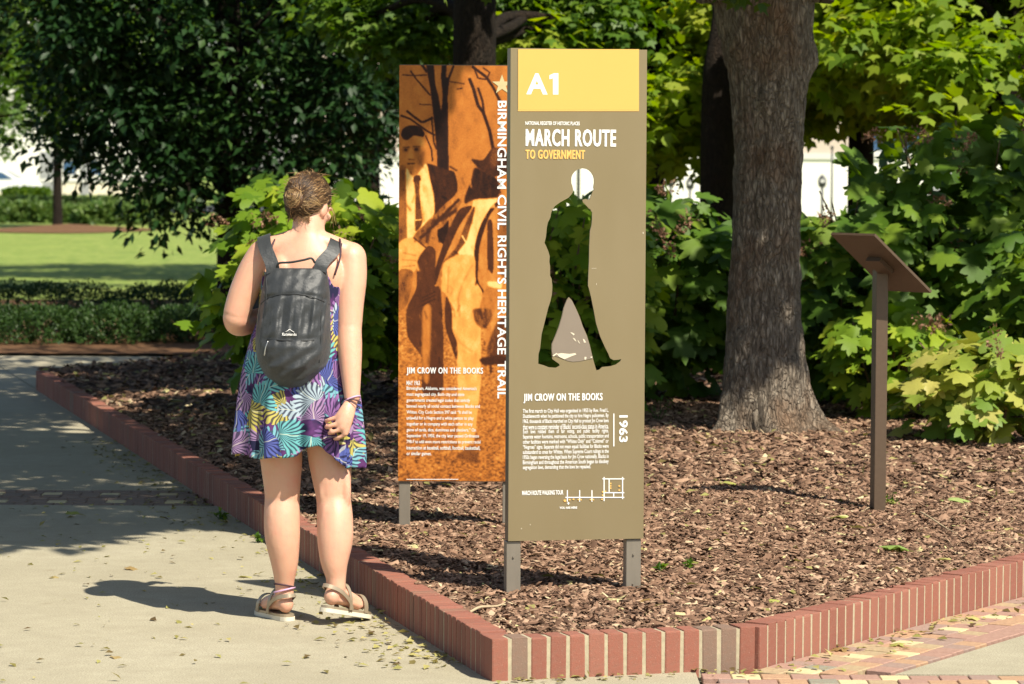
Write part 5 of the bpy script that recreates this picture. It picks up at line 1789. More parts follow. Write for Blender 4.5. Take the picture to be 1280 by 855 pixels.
# a low spray of leaves hanging into the top of the view by the fork
sp = np.array([atY(x, y, 18.0 + d) for x, y, d in ((930, -6, -.35), (925, -18, -.3), (945, -22, -.4), (700, -30, .5), (660, -26, .8), (760, -34, .6), (610, -20, .9), (560, -30, 1.2), (820, -30, 1), (1080, -26, .8), (1130, -34, .5))])
C, tip, nr, idx = clump_leaves(sp, np.full(len(sp), .16), 10, .7, .6)
scatter('low_spray', T_MAPLE, C - np.array(TB), tip, nr, RNG.uniform(.06, .11, len(C)), M['lf_tree'], big, RNG.random(len(C)))

# ------------------------------------------------------------------ oakleaf hydrangeas in the bed
oak_meshes = {}
def oak_mesh(i, key):
    if (i, key) not in oak_meshes:
        V, f = OAKS[i]
        m = bpy.data.meshes.new('leaf')
        m.from_pydata(V, [], f)
        m.materials.append(M[key])
        m.polygons.foreach_set('use_smooth', [True] * len(m.polygons))
        oak_meshes[(i, key)] = m
    return oak_meshes[(i, key)]
def frame_q(tip, n):
    t_ = Vector(tip).normalized()
    s_ = t_.cross(Vector(n)).normalized()
    n_ = s_.cross(t_)
    return Matrix((s_, t_, n_)).transposed().to_quaternion()
def hydrangea(label, px, Y, rx, ry, h, nleaf, nmore, key, key_s, size=(.13, .22), heads=6, seed=0, z0=.12, low=.1, keep=None, group='oakleaf hydrangea shrubs in the bed'):
    g = np.random.default_rng(seed)
    b = atY(px, 400, Y)
    base = Vector((b.x, Y, float(bed_z(b.x, Y))))
    T_ = thing('hydrangea_shrub', label, 'shrub', base, 0, group)
    # stems
    tips = []
    for i in range(11):
        a_ = g.uniform(0, 6.28)
        k_ = g.uniform(.2, .85)
        e_ = Vector((rx * k_ * math.cos(a_), ry * k_ * math.sin(a_), h * g.uniform(.55, .95)))
        s_ = Vector((.12 * rx * math.cos(a_), .12 * ry * math.sin(a_), -.05))
        tips.append(e_)
        mk('stem', *tube(bent(s_, e_, .05, i + seed * 13), [.012, .010, .007, .004], 6, 4), M['stem'], T_, True)
    L = []
    guard = 0
    while len(L) < nleaf + nmore and guard < 40000:
        guard += 1
        u_ = g.normal(size=3); u_ /= np.linalg.norm(u_)
        k_ = g.uniform(.25, 1) ** .4
        lump = 1 + .22 * math.sin(4 * math.atan2(u_[1], u_[0]) + seed) * math.cos(3 * u_[2] + seed)
        p = Vector((rx * u_[0] * k_ * lump, ry * u_[1] * k_ * lump, low + (h - low) * (.5 + .5 * u_[2] * k_ * lump)))
        if p.z < .06:
            continue
        if keep is not None and not keep(base + p):
            continue
        out = Vector((u_[0], u_[1], 0))
        tp = out * 1.0 + Vector((g.normal(0, .45), g.normal(0, .45), -.38 + g.normal(0, .28)))
        n_ = Vector((0, 0, 1)) * .9 + out * .75 + Vector((g.normal(0, .3), g.normal(0, .3), 0)) + Vector((0, -.35, 0))
        L.append((p, tp, n_, g.uniform(*size) * (g.uniform(.45, .8) if g.random() < .3 else 1), k_))
    L.sort(key=lambda q: -(q[4] * 1.0 - (q[0].y / ry) * .55))
    for i, (p, tp, n_, s_, k_) in enumerate(L[:nleaf]):
        o = bpy.data.objects.new('leaf', oak_mesh(i % 12, key))
        o.location = p
        o.rotation_mode = 'QUATERNION'
        o.rotation_quaternion = frame_q(tp, n_)
        o.scale = (s_ * g.uniform(.8, 1.15), s_, s_ * g.uniform(.6, 1.4))
        o.parent = T_
        COL.objects.link(o)
    if nmore:
        q = L[nleaf:]
        V, f = OAKS[seed % 6]
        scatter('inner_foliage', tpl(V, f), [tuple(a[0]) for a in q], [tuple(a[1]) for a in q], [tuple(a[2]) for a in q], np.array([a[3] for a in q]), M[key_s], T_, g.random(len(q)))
    # dried flower heads, cones of papery florets
    for i in range(heads):
        u_ = g.uniform(-2.9, -.25)
        p = Vector((rx * .92 * math.cos(u_), ry * .95 * math.sin(u_), h * g.uniform(.45, .98)))
        if keep is not None and not keep(base + p):
            continue
        ax = Vector((g.normal(0, .5), -.5, g.normal(-.2, .5))).normalized()
        n = 70
        k2 = g.random(n)
        d = norm(g.normal(size=(n, 3)))
        Cc = np.array(p)[None] + np.array(ax)[None] * (k2 * .17 - .08)[:, None] + d * (.045 * (1.05 - k2))[:, None]
        scatter('flower_head', T_DIAMOND, Cc, d, norm(g.normal(size=(n, 3))), g.uniform(.018, .034, n), M['floret'], T_, g.random(n))
    return T_
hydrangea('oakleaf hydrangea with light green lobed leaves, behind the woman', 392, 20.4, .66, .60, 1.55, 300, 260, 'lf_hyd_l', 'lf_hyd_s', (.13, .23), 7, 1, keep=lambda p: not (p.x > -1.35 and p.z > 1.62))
hydrangea('hydrangea seen through the cut-out man of the khaki sign', 712, 19.7, .50, .45, 1.40, 230, 140, 'lf_hyd_l', 'lf_hyd_s', (.12, .22), 8, 12)  # lighter leaf colour stands in for sun on this shrub
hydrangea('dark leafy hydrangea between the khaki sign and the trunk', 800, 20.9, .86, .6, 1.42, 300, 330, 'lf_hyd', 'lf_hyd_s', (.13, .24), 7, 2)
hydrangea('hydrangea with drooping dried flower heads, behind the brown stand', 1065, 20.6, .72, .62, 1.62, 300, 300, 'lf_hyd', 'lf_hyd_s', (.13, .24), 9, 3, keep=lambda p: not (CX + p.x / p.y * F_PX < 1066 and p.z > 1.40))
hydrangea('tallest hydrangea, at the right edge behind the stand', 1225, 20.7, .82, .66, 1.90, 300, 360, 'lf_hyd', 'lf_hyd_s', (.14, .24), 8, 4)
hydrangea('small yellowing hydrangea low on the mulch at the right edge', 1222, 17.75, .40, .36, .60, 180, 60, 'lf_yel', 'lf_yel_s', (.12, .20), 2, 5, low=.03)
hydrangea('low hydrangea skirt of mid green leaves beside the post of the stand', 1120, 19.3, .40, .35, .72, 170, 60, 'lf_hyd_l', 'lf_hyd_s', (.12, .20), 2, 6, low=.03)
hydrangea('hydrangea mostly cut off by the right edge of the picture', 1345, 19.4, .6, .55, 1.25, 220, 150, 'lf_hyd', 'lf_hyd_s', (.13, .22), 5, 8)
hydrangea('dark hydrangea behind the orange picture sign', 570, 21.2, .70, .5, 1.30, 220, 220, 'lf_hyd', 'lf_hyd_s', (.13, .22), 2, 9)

# ------------------------------------------------------------------ darker shrubs behind, filling the gap to the lawn
def leafy_shrub(name, label, px, Y, r, h, n, mat, size, seed, group=None, z0=0.0, T=T_DIAMOND, flatt=1.0, boxy=2.0):
    g = np.random.default_rng(seed)
    b = atY(px, 400, Y)
    base = Vector((b.x, Y, z0))
    T_ = thing(name, label, 'shrub', base, 0, group)
    d = norm(g.normal(size=(n, 3)))
    d[:, 2] = np.abs(d[:, 2]) * 1.0
    k = g.uniform(.35, 1, n) ** .35
    sup = (np.abs(d) ** boxy).sum(1) ** (-1 / boxy)
    lump = 1 + .12 * np.sin(5 * d[:, 0] + seed) * np.cos(6 * d[:, 1]) + .07 * np.sin(13 * d[:, 0] + 9 * d[:, 2])
    C = d * (k * sup * lump)[:, None] * np.array([r[0], r[1], h])
    C[:, 2] += .03
    tp = d + g.normal(0, .6, (n, 3))
    nr = d * .8 + np.array([0, 0, .6]) + g.normal(0, .4, (n, 3))
    for i in range(6):
        a_ = g.uniform(0, 6.28)
        e_ = Vector((r[0] * .5 * math.cos(a_), r[1] * .5 * math.sin(a_), h * .75))
        mk('stem', *tube(bent((0, 0, -.05), e_, .04, i), [.018, .014, .01, .004], 6, 3), M['stem'], T_, True)
    scatter('foliage', T, C, tp, nr, g.uniform(size[0], size[1], n), mat, T_, g.random(n))
    return T_
for i, (px, Y, rx, h, lb) in enumerate(((470, 24.2, .95, 1.35, 'dark broadleaf shrub in shadow behind the orange picture sign'), (690, 24.4, 1.0, 1.15, 'dark shrub seen through the cut-out man'), (880, 24.0, 1.1, 1.2, 'dark shrub in shade behind the big trunk'),
                                       (1090, 23.8, 1.1, 1.35, 'dark shrub in shade behind the brown stand'), (1290, 23.6, 1.1, 1.75, 'tall dark shrub behind the hydrangeas at the right edge'))):
    leafy_shrub('broadleaf_shrub', lb, px, Y, (rx, .7), h, 2200, M['lf_green'], (.09, .17), 40 + i, 'dark shrubs behind the hydrangeas', .02, T_MAPLE)

# clipped mounds on the far side of the cross path
for i, (px, py, wpx, hpx, lb) in enumerate(((38, 432, 120, 40, 'clipped dark mound at the left edge, front row'), (140, 432, 100, 42, 'clipped dark mound in the middle of the front row'), (236, 430, 100, 38, 'clipped dark mound nearest the woman, front row'),
                                          (60, 405, 190, 44, 'clipped dark mound at the left, back row'), (215, 402, 150, 40, 'clipped dark mound at the right, back row'))):
    p = at(px, py)
    k_ = p.y / F_PX
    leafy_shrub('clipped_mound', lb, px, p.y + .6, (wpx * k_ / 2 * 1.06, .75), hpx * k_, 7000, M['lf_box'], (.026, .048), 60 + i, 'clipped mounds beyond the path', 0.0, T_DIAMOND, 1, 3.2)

# ------------------------------------------------------------------ trees behind
def wx(px, Y):
    return atY(px, 300, Y).x
def crown(px, Y, rx, ry, z0, z1, n, rad, seed, hole=.35, keep=None):
    zc = (z0 + z1) / 2
    return ell_clumps((wx(px, Y), Y, zc), (rx, ry, (z1 - z0) / 2), n, hole, z0, rad, seed, keep)
def view_keep(lo, hi):         # clumps may not droop below these picture rows (list of (px,row))
    def f(p):
        px = CX + p[0] / p[1] * F_PX
        py = 210 - (p[2] - CAM_H) / p[1] * F_PX
        return py < float(np.interp(px, lo, hi))
    return f

def sunny(kp_, yf, z0=1.85, sl=.75):      # lower sprays stand out farther to the front, so the sun reaches them
    return lambda p: kp_(p) and p[1] > yf + (p[2] - z0) * sl
# dark evergreens on the left
kp = view_keep([-200, 40, 80, 130, 180, 240, 300, 360, 480, 520], [120, 160, 190, 240, 282, 285, 270, 250, 215, 150])
c_, r_ = crown(272, 33, 2.4, 2.0, .7, 7.0, 440, (.32, .58), 1, .35, kp)
tree('evergreen_tree', 'dense dark evergreen tree reaching almost to the lawn, behind the woman', (wx(290, 33), 33, 0), .16, 1.1, c_, r_, 112, T_DIAMOND, M['lf_ever'], (.08, .15), M['bark_dark_shade'], 'dark evergreens', .8, .3, nl=16)
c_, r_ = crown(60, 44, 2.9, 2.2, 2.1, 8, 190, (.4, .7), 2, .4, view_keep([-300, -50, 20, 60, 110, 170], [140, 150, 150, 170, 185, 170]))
tree('evergreen_tree', 'evergreen tree at the upper left corner with bright gaps between leaves', (wx(-130, 44), 44, 0), .2, 2.3, c_, r_, 100, T_DIAMOND, M['lf_green'], (.09, .15), M['bark_dark_shade'], 'dark evergreens', .7, .3, nl=12)
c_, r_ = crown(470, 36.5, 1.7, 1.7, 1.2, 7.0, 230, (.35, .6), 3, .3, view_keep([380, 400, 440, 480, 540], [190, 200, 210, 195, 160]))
tree('evergreen_tree', 'dark evergreen tree between the woman and the orange sign', (wx(460, 36.5), 36.5, 0), .15, 1.4, c_, r_, 95, T_DIAMOND, M['lf_ever'], (.08, .14), M['bark_dark_shade'], 'dark evergreens', .8, .3, nl=12)
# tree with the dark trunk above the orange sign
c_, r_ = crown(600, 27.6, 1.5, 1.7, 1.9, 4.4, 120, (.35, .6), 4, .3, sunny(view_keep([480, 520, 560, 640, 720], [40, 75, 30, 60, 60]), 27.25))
tree('broadleaf_tree', 'tree with a dark trunk rising behind the top of the orange sign', (wx(592, 27), 27, 0), .185, 3.5, c_, r_, 90, T_MAPLE, M['lf_green'], (.07, .12), M['bark_dark_shade'], None, .7, .4, nl=9)
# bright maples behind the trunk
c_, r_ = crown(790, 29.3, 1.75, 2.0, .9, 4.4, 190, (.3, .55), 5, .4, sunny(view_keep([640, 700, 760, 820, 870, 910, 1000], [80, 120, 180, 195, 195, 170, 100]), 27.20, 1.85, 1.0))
tree('maple_tree', 'sunlit yellow-green maple between the khaki sign and the big trunk', (wx(814, 30), 30, 0), .125, 2.2, c_, r_, 80, T_MAPLE, M['lf_maple'], (.10, .17), M['bark_dark_shade'], 'maples behind the bed', .6, .45, nl=10)
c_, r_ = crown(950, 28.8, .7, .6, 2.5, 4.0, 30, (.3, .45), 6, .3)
tree('maple_tree', 'maple with a nearly black trunk just left of the big trunk', (wx(896, 27.0), 27.0, 0), .15, 2.4, c_, r_, 80, T_MAPLE, M['lf_maple'], (.09, .15), M['bark_dark_shade'], 'maples behind the bed', .6, .45, nl=8)
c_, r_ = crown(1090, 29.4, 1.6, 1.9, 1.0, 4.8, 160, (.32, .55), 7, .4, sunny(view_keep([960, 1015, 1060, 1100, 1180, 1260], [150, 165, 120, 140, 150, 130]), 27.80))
tree('maple_tree', 'maple right of the big trunk with a few bright leaf sprays', (wx(1075, 29), 29, 0), .12, 2.3, c_, r_, 85, T_MAPLE, M['lf_maple'], (.10, .16), M['bark_dark_shade'], 'maples behind the bed', .6, .45, nl=10)
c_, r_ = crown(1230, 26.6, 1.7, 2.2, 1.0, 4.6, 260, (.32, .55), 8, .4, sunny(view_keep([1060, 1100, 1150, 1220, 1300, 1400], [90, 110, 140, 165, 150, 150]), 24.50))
tree('maple_tree', 'maple at the upper right corner, half in shade', (wx(1270, 26.5), 26.5, 0), .13, 2.2, c_, r_, 85, T_MAPLE, M['lf_maple'], (.10, .16), M['bark_dark_shade'], 'maples behind the bed', .6, .45, nl=10)
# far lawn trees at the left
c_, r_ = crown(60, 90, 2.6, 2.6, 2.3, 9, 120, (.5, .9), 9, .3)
tree('lawn_tree', 'slim straight lawn tree standing alone in a brown mulch ring', (wx(72, 90), 90, 0), .125, 2.4, c_, r_, 90, T_DIAMOND, M['lf_green'], (.16, .26), M['bark_dark_shade'], 'trees on the far lawn', .7, .3, nl=9)
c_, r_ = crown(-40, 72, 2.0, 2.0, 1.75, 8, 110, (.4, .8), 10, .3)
tree('lawn_tree', 'pale green tree cut off by the left edge beyond the lawn', (wx(-60, 72), 72, 0), .15, 2.2, c_, r_, 90, T_DIAMOND, M['lf_lawnhedge'], (.13, .2), M['bark_dark_shade'], 'trees on the far lawn', .7, .3, nl=9)
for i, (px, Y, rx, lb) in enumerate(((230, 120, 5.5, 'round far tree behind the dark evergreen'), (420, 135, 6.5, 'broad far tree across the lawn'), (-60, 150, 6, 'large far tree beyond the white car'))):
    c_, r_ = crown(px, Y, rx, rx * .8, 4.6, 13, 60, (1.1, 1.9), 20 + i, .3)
    tree('far_tree', lb, (wx(px, Y), Y, 0), .28, 4.0, c_, r_, 60, T_DIAMOND, M['lf_green'], (.4, .65), M['bark_dark_shade'], 'far trees along the street', .7, .3, nl=7)
# an unseen tree, added so that its shade bands cross the grass right of the walk
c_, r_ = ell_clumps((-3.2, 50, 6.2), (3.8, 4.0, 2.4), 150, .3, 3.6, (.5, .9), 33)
tree('lawn_tree', 'unseen lawn tree added to cast shade bands over the grass', (-3.2, 50.5, 0), .2, 3.6, c_, r_, 60, T_DIAMOND, M['lf_green'], (.2, .34), M['bark_dark_shade'], 'trees on the far lawn', .7, .3, nl=9)
# mulch ring and far hedge
pr = at(72, 287)
rv = [(pr.x + 2.3 * math.cos(a) + .2 * math.sin(3 * a), pr.y + 1.8 + 4.2 * math.sin(a), -0.05 + .0) for a in [2 * math.pi * i / 40 for i in range(40)]]
ringm = mk('mulch_ring', [(x, y, -.04) for x, y, z in rv] + [(pr.x, pr.y + 2, .12)], [(i, (i + 1) % 40, 40) for i in range(40)], fb.data.materials[0], None, True)
kind(ringm, 'structure')
for i, (px, py, wpx, hpx, lb) in enumerate(((35, 279, 100, 20, 'long clipped hedge across the far lawn, left of the slim tree'), (150, 281, 110, 22, 'long clipped hedge across the far lawn, right of the slim tree'), (90, 262, 260, 12, 'low hedge farthest back across the lawn'), (33, 249, 50, 11, 'small dark shrub in front of the white car'))):
    p = at(px, py, -.06)
    k_ = p.y / F_PX
    leafy_shrub('far_hedge', lb, px, p.y + .8, (wpx * k_ / 2, .9), hpx * k_ * 1.05, 5000, M['lf_lawnhedge'] if i < 3 else M['lf_green'], (.14, .24), 80 + i, 'clipped hedges on the far lawn', -.06, T_DIAMOND, 1, 6)

# ------------------------------------------------------------------ street side: buildings, car, meters
M['wall_white'] = simple('white_wall', (0.78, 0.75, 0.70), 0.8, var=0.05, scale=1.5)
M['wall_cream'] = simple('cream_wall', (0.70, 0.62, 0.50), 0.85, var=0.06, scale=1.2)
t = NT('pink_brick_wall')
bk = t.n('ShaderNodeTexBrick')
bk.inputs['Scale'].default_value = 4.5
for s_, c_ in (('Color1', (.46, .26, .18)), ('Color2', (.52, .31, .22)), ('Mortar', (.55, .45, .38))):
    bk.inputs[s_].default_value = (*c_, 1)
t.l(t.n('ShaderNodeTexCoord').outputs['Object'], bk.inputs['Vector'])
t.base(bk.outputs['Color'])
M['pinkbrick'] = t.set(.9)
M['blueglass'] = simple('blue_glass', (0.035, 0.09, 0.19), 0.12, 0.0, 0.8, var=.3, scale=.8)
M['greydoor'] = simple('grey_door', (0.30, 0.30, 0.31), 0.6)
M['frame'] = simple('pale_frame', (0.6, 0.58, 0.55), 0.6)
M['iron'] = simple('dark_iron', (0.05, 0.05, 0.05), 0.5, .3)

def building(name, label, x0, x1, Y, depth, hb, ht, base_mat, wall_mat, wins, doors=()):
    B = thing(name, label, 'building', ((x0 + x1) / 2, Y, -.06))
    cx_ = (x0 + x1) / 2
    def wall_with_holes(nm, z0, z1, mat):
        holes = [[(a - cx_, c), (b - cx_, c), (b - cx_, d), (a - cx_, d)] for a, b, c, d in wins if c > z0 and d < z1]
        V, Fs = plate([(x0 - cx_, z0), (x1 - cx_, z0), (x1 - cx_, z1), (x0 - cx_, z1)], [h[::-1] for h in holes], 0, .3)
        o = mk(nm, V, Fs, mat, B)
        bm = bmesh.new(); bm.from_mesh(o.data); bmesh.ops.recalc_face_normals(bm, faces=bm.faces); bm.to_mesh(o.data); bm.free()
    wall_with_holes('base_wall', 0, hb, base_mat)
    wall_with_holes('wall', hb + .002, ht, wall_mat)
    mk('side_wall', *box(x0 - cx_, x0 - cx_ + .3, .302, depth, 0, ht), wall_mat, B)
    mk('side_wall', *box(x1 - cx_ - .3, x1 - cx_, .302, depth, 0, ht), wall_mat, B)
    mk('rear_wall', *box(x0 - cx_ + .302, x1 - cx_ - .302, depth - .3, depth, 0, ht), wall_mat, B)
    mk('roof', *box(x0 - cx_ - .2, x1 - cx_ + .2, -.25, depth + .2, ht + .003, ht + .3), M['frame'], B)
    mk('string_course', *box(x0 - cx_ - .02, x1 - cx_ + .02, -.06, -.002, hb - .12, hb + .08), M['frame'], B)
    for a, b, c, d in wins:
        f_ = mk('window', *plate([(a - cx_ - .06, c - .06), (b - cx_ + .06, c - .06), (b - cx_ + .06, d + .06), (a - cx_ - .06, d + .06)], [[(a - cx_ + .05, c + .05), (a - cx_ + .05, d - .05), (b - cx_ - .05, d - .05), (b - cx_ - .05, c + .05)]], -.03, -.003), M['frame'], B)
        n_ = max(1, int((b - a) / 1.3))
        for k in range(n_):
            xa, xb_ = a - cx_ + .05 + (b - a - .1) * k / n_, a - cx_ + .05 + (b - a - .1) * (k + 1) / n_
            mk('pane', *box(xa + .03, xb_ - .03, .08, .10, c + .05, d - .05), M['blueglass'], f_)
    for a, b, d in doors:
        mk('door', *box(a - cx_, b - cx_, -.04, -.002, 0.0, d), M['greydoor'], B)
    return B
bx_ = lambda px, Y: wx(px, Y)
YR = 112.0
zz_ = lambda py, Y: CAM_H + (210 - py) * Y / F_PX + .06
building('street_building', 'long low building with white ground floor and pink brick above, across the street', bx_(380, YR), 24, YR, 12, zz_(193, YR), 6.5, M['wall_white'], M['pinkbrick'],
         [(bx_(1072, YR), bx_(1160, YR), zz_(188, YR), zz_(150, YR)), (bx_(1200, YR), bx_(1290, YR), zz_(188, YR), zz_(146, YR))], [(bx_(1160, YR), bx_(1190, YR), 1.9)])
YL = 195.0
building('street_building', 'cream building with grey doors behind the parked white car', bx_(-120, YL), bx_(185, YL), YL, 12, zz_(228, YL), 12.0, M['wall_cream'], M['wall_white'],
         [(bx_(78, YL), bx_(96, YL), zz_(222, YL), zz_(202, YL)), (bx_(112, YL), bx_(128, YL), zz_(222, YL), zz_(202, YL))], [(bx_(50, YL), bx_(70, YL), 2.6), (bx_(100, YL), bx_(112, YL), 2.2)])

def meter(label, px, Y, ptop):
    x = wx(px, Y)
    top = CAM_H + (210 - ptop) * Y / F_PX
    T_ = thing('parking_meter', label, 'parking meter', (x, Y, -.06), 0, 'parking meters along the street')
    mk('pole', *tube([(0, 0, 0), (0, 0, top - .28)], .035, 10, 1), M['iron'], T_, True)
    h_ = sect([(0, 0, top - .30, .05, .04), (0, 0, top - .26, .10, .07), (0, 0, top - .10, .115, .08), (0, 0, top - .02, .08, .06), (0, 0, top + .06, .02, .02)], 14)
    mk('head', *h_, M['iron'], T_, True)
    mk('dial', *box(-.06, .06, -.088, -.079, top - .16, top - .08), M['frame'], T_)
meter('dark parking meter left of the big trunk', 838, 88, 216)
meter('dark parking meter just right of the big trunk', 1027, 88, 216)
meter('dark parking meter right of the near-black trunk', 862, 92, 220)
def lamp_pole(label, px, Y, ptop, r):
    x = wx(px, Y)
    top = CAM_H + (210 - ptop) * Y / F_PX
    T_ = thing('street_pole', label, 'pole', (x, Y, -.06), 0, 'thin poles along the street')
    mk('base', *tube([(0, 0, 0), (0, 0, .35)], [r * 1.9, r * 1.4], 12, 2), M['iron'], T_, True)
    mk('shaft', *tube([(0, 0, .35), (0, 0, top)], [r, r * .85], 12, 2), M['iron'], T_, True)
    mk('finial', *ellipsoid((0, 0, top), (r * 1.6, r * 1.6, r * 2), None, 10, 6), M['iron'], T_, True)
lamp_pole('thin dark pole showing through the head of the cut-out man', 722.5, 84, 120, .045)
lamp_pole('thin grey pole in the gap right of the big trunk', 1039, 90, 180, .03)

# parked white car beyond the hedge, side on
def car(label, xr, Y):
    T_ = thing('parked_car', label, 'car', (xr, Y, -.05))
    body_p = [(-4.5, .35), (-4.55, .62), (-4.45, .9), (-4.05, .98), (-3.35, 1.42), (-2.9, 1.5), (-1.9, 1.48), (-1.15, 1.05), (-.35, .92), (-.05, .72), (0, .45), (-.1, .3)]
    V, Fs = plate(body_p[::-1], [], -.88, .88)
    o = mk('body', V, Fs, M['car'], T_)
    bm = bmesh.new(); bm.from_mesh(o.data); bmesh.ops.recalc_face_normals(bm, faces=bm.faces); bm.to_mesh(o.data); bm.free()
    bevel_obj(o, .05, 2)
    for pts in ([(-3.75, 1.0), (-3.3, 1.36), (-2.7, 1.4), (-2.68, 1.0)], [(-2.6, 1.0), (-2.62, 1.4), (-1.98, 1.38), (-1.4, 1.02)]):
        mk('side_window', *plate(pts[::-1], [], -.895, -.884), M['blueglass'], T_)
    V = [(-1.86, -.7, 1.46), (-1.86, .7, 1.46), (-1.13, .74, 1.07), (-1.13, -.74, 1.07)]
    mk('windscreen', [Vector(v) + Vector((.02, 0, .02)) for v in V], [(0, 3, 2, 1)], M['blueglass'], T_)
    for wx_ in (-3.7, -.85):
        for sy in (-.86, .70):
            tv, tf = tube([(wx_, sy, .32), (wx_, sy + .17, .32)], [.32, .32], 22, 1)
            wh = mk('wheel', tv, tf, M['black_edge'], T_)
            mk('rim', *tube([(wx_, sy - .012, .32), (wx_, sy + .182, .32)], [.19, .19], 16, 1), M['zip'], wh)
    for sy in (-.8, .5):
        mk('headlight', *box(-.10, .005, sy, sy + .3, .62, .76), M['frame'], T_)
M['car'] = simple('white_car_paint', (0.8, 0.8, 0.8), 0.25, 0, .6, var=.01)
car('white car parked at the far left beyond the hedges', wx(52, 172), 172)

# ------------------------------------------------------------------ fallen leaves, weeds, twigs
def fallen(label, L, key, zf, grp, size, T=None):
    for i, (px, py) in enumerate(L):
        z_ = .0
        for _ in range(3):
            p = at(px, py, z_)
            z_ = zf(p.x, p.y)
        o = bpy.data.objects.new('fallen_leaf', oak_mesh(i % 6, key))
        COL.objects.link(o)
        s_ = random.uniform(*size)
        o.location = (p.x, p.y, z_ + (.022 if zf(0, 0) != 0 else .006))
        o.rotation_euler = (random.uniform(-.25, .25), random.uniform(-.25, .25), random.uniform(0, 6.28))
        o.scale = (s_, s_, s_ * 1.3)
        tag(o, label, 'leaf', grp)
zb_f = lambda x, y: float(bed_z(x, y))
zp_f = lambda x, y: 0.0
def fallen_each(L, key, zf, grp, size):
    for px, py, lb in L:
        fallen(lb, [(px, py)], key, zf, grp, size)
gm, gw = 'fallen leaves on the mulch', 'fallen leaves on the walk'
fallen_each([(1103, 691, 'large pale green fallen leaf on the mulch near the right kerb'), (1188, 633, 'pale green fallen leaf on the mulch right of the brown stand')], 'lf_fall_g', zb_f, gm, (.13, .16))
fallen_each([(1042, 654, 'dry pale leaf left of the foot of the brown stand'), (968, 757, 'dry pale leaf just inside the kerb where it bends'), (812, 757, 'dry pale leaf below the right leg of the khaki sign'),
             (1172, 705, 'dry pale leaf on the mulch near the right edge of the picture'), (560, 640, 'dry pale leaf on the mulch under the orange sign'), (905, 610, 'dry pale leaf in the shadow of the brown stand')], 'lf_fall', zb_f, gm, (.045, .075))
fallen_each([(162, 713, 'withered leaf on the walk at the head of the shadow of the woman'), (140, 823, 'withered leaf on the walk near the lower left corner'), (242, 603, 'brownish leaf on the paver band crossing the walk'),
             (98, 642, 'withered leaf on the walk at the edge of the tree shadow'), (300, 722, 'withered leaf on the walk left of the sandals'), (70, 722, 'withered leaf on the walk at far left in the sun')], 'lf_fall', zp_f, gw, (.045, .075))
fallen_each([(1060, 812, 'dry leaf on the pavers at the foot of the right kerb'), (1128, 806, 'dry leaf where the pavers meet the concrete at right'), (1215, 775, 'dry leaf by the kerb near the right edge')], 'lf_fall', zp_f, gw, (.05, .08))
# small litter on the paving and along the foot of the kerb
n = 900
px_, py_ = [], []
xs, ys = [], []
for i in range(700):
    s_ = random.random() ** 1.2
    y = K_cor.y + .3 + s_ * 9
    d_ = abs(random.gauss(0, .16)) + .015
    q = Vector((kl(y), y, 0)) - N_l * d_
    if vnoise(y * 1.1, 3.0, 2) < .35 and random.random() < .8:
        continue
    xs.append(q.x); ys.append(q.y)
for i in range(260):
    y = random.uniform(9.5, 16); x = random.uniform(-2.6, kl(y) - .05)
    xs.append(x); ys.append(y)
for i in range(200):
    s_ = random.uniform(0, 4.5)
    q = K_ben + RD * s_ + RO * (abs(random.gauss(0, .10)) + .02)
    xs.append(q.x); ys.append(q.y)
for i in range(60):
    q = K_cor.lerp(K_ben, random.random()) - N_c * (abs(random.gauss(0, .05)) + .01)
    xs.append(q.x); ys.append(q.y)
xs, ys = np.array(xs), np.array(ys)
N = len(xs)
Cn = np.stack([xs, ys, RNG.uniform(.003, .012, N)], 1)
tipn = np.stack([RNG.normal(size=N), RNG.normal(size=N), RNG.normal(0, .15, N)], 1)
lt = scatter('leaf_litter', T_DIAMOND, Cn, tipn, np.stack([RNG.normal(0, .25, N), RNG.normal(0, .25, N), np.ones(N)], 1), RNG.uniform(.015, .05, N), M['lf_litter'], None, RNG.random(N))
lt['label'] = 'small dry leaf bits scattered over the paving'
lt['category'] = 'leaf litter'
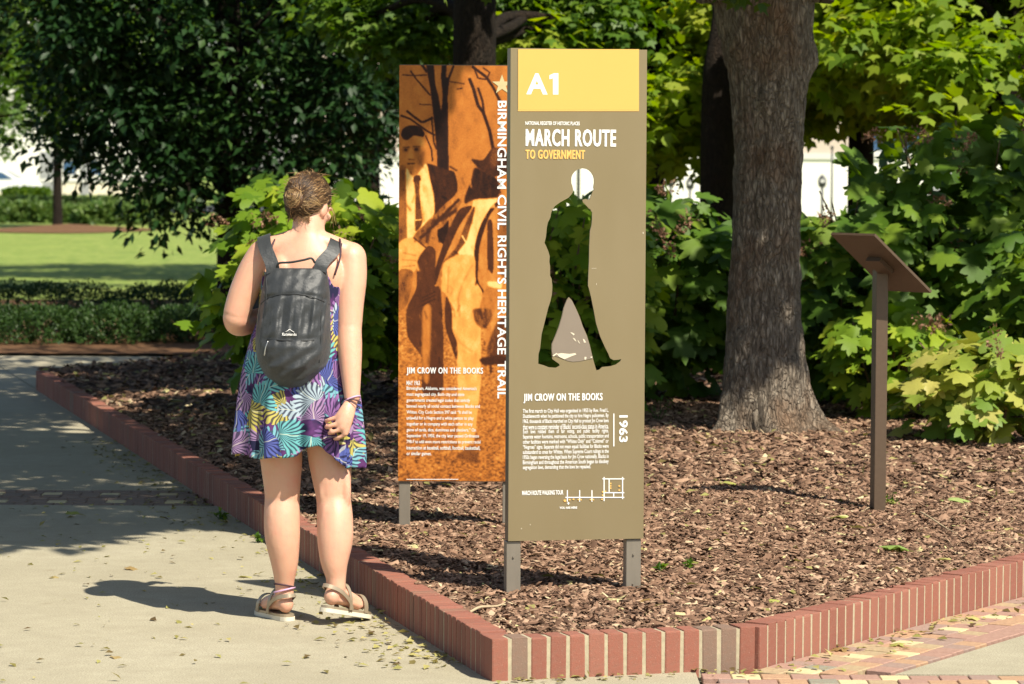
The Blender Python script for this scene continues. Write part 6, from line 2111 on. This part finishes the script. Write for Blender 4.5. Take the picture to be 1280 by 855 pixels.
# shadier litter drifted on the rear bed
N = 2600
xs, ys = RNG.uniform(-3.8, 3.4, N), RNG.uniform(11, 26, N)
k = (bed_d(xs, ys) > .1) & (ys < bed_back(xs)) & in_view(xs, ys) & ((xs < -.4) | (RNG.random(N) < .45))
xs, ys = xs[k], ys[k]; N = len(xs)
Cn = np.stack([xs, ys, bed_z(xs, ys) + .018], 1)
lt = scatter('leaf_litter', T_DIAMOND, Cn, np.stack([RNG.normal(size=N), RNG.normal(size=N), RNG.normal(0, .2, N)], 1), np.stack([RNG.normal(0, .3, N), RNG.normal(0, .3, N), np.ones(N)], 1), RNG.uniform(.03, .08, N), M['lf_litter'], None, RNG.random(N))
lt['label'] = 'small dry leaf bits scattered over the mulch'
lt['category'] = 'leaf litter'
def weed(label, px, py, h, n, seed, zf, mat='lf_hyd_l'):
    g = np.random.default_rng(seed)
    p = at(px, py, zf(*at(px, py, .15)[:2]))
    T_ = thing('weed', label, 'weed', p)
    for i in range(n):
        a_ = g.uniform(0, 6.28)
        e_ = Vector((h * .6 * math.cos(a_), h * .6 * math.sin(a_), h * g.uniform(.4, 1)))
        mk('stem', *tube(bent((0, 0, -.01), e_, .1, i), [.002, .002, .0015, .001], 5, 2), M['lf_green'], T_, True)
        k_ = 5
        f_ = g.uniform(.4, 1, k_)
        C = np.array(e_)[None] * f_[:, None]
        scatter('leaves', T_DIAMOND, C, g.normal(size=(k_, 3)) + np.array(e_) * 6, np.array([0, 0, 1.]) + g.normal(0, .4, (k_, 3)), g.uniform(.018, .036, k_), M['lf_green'], T_, g.random(k_))
weed('small green weed at the foot of the brown stand', 1113, 632, .07, 7, 1, zb_f)
weed('low green weed beside the right leg of the khaki sign', 826, 716, .045, 5, 2, zb_f)
weed('green weed in the mulch a little right of the khaki sign', 858, 712, .045, 5, 3, zb_f)
weed('green seedling at the foot of the dark hydrangea left of the trunk', 822, 528, .16, 7, 4, zb_f)
weed('green tuft at the foot of the kerb by the left calf', 324, 678, .04, 5, 5, zp_f)
weed('green tuft at the shaded foot of the kerb', 275, 650, .05, 6, 6, zp_f)
def twig(label, a, b, r):
    pa, pb = at(*a, .165), at(*b, .165)
    pa.z, pb.z = zb_f(pa.x, pa.y) + .02, zb_f(pb.x, pb.y) + .022
    o = mk('twig', *tube(local(bent(pa, pb, .02, 3), pa), [r, r, r * .8, r * .4], 6, 4), M['twig'], None, True)
    o.location = pa
    tag(o, label, 'twig')
M['twig'] = simple('dry_twig', (0.40, 0.31, 0.19), 0.9, var=.2)
twig('pale dry twig on the mulch beside the left leg of the khaki sign', (588, 757), (632, 748), .005)
twig('thin dark twig on the mulch right of the brown stand', (1150, 640), (1196, 662), .004)
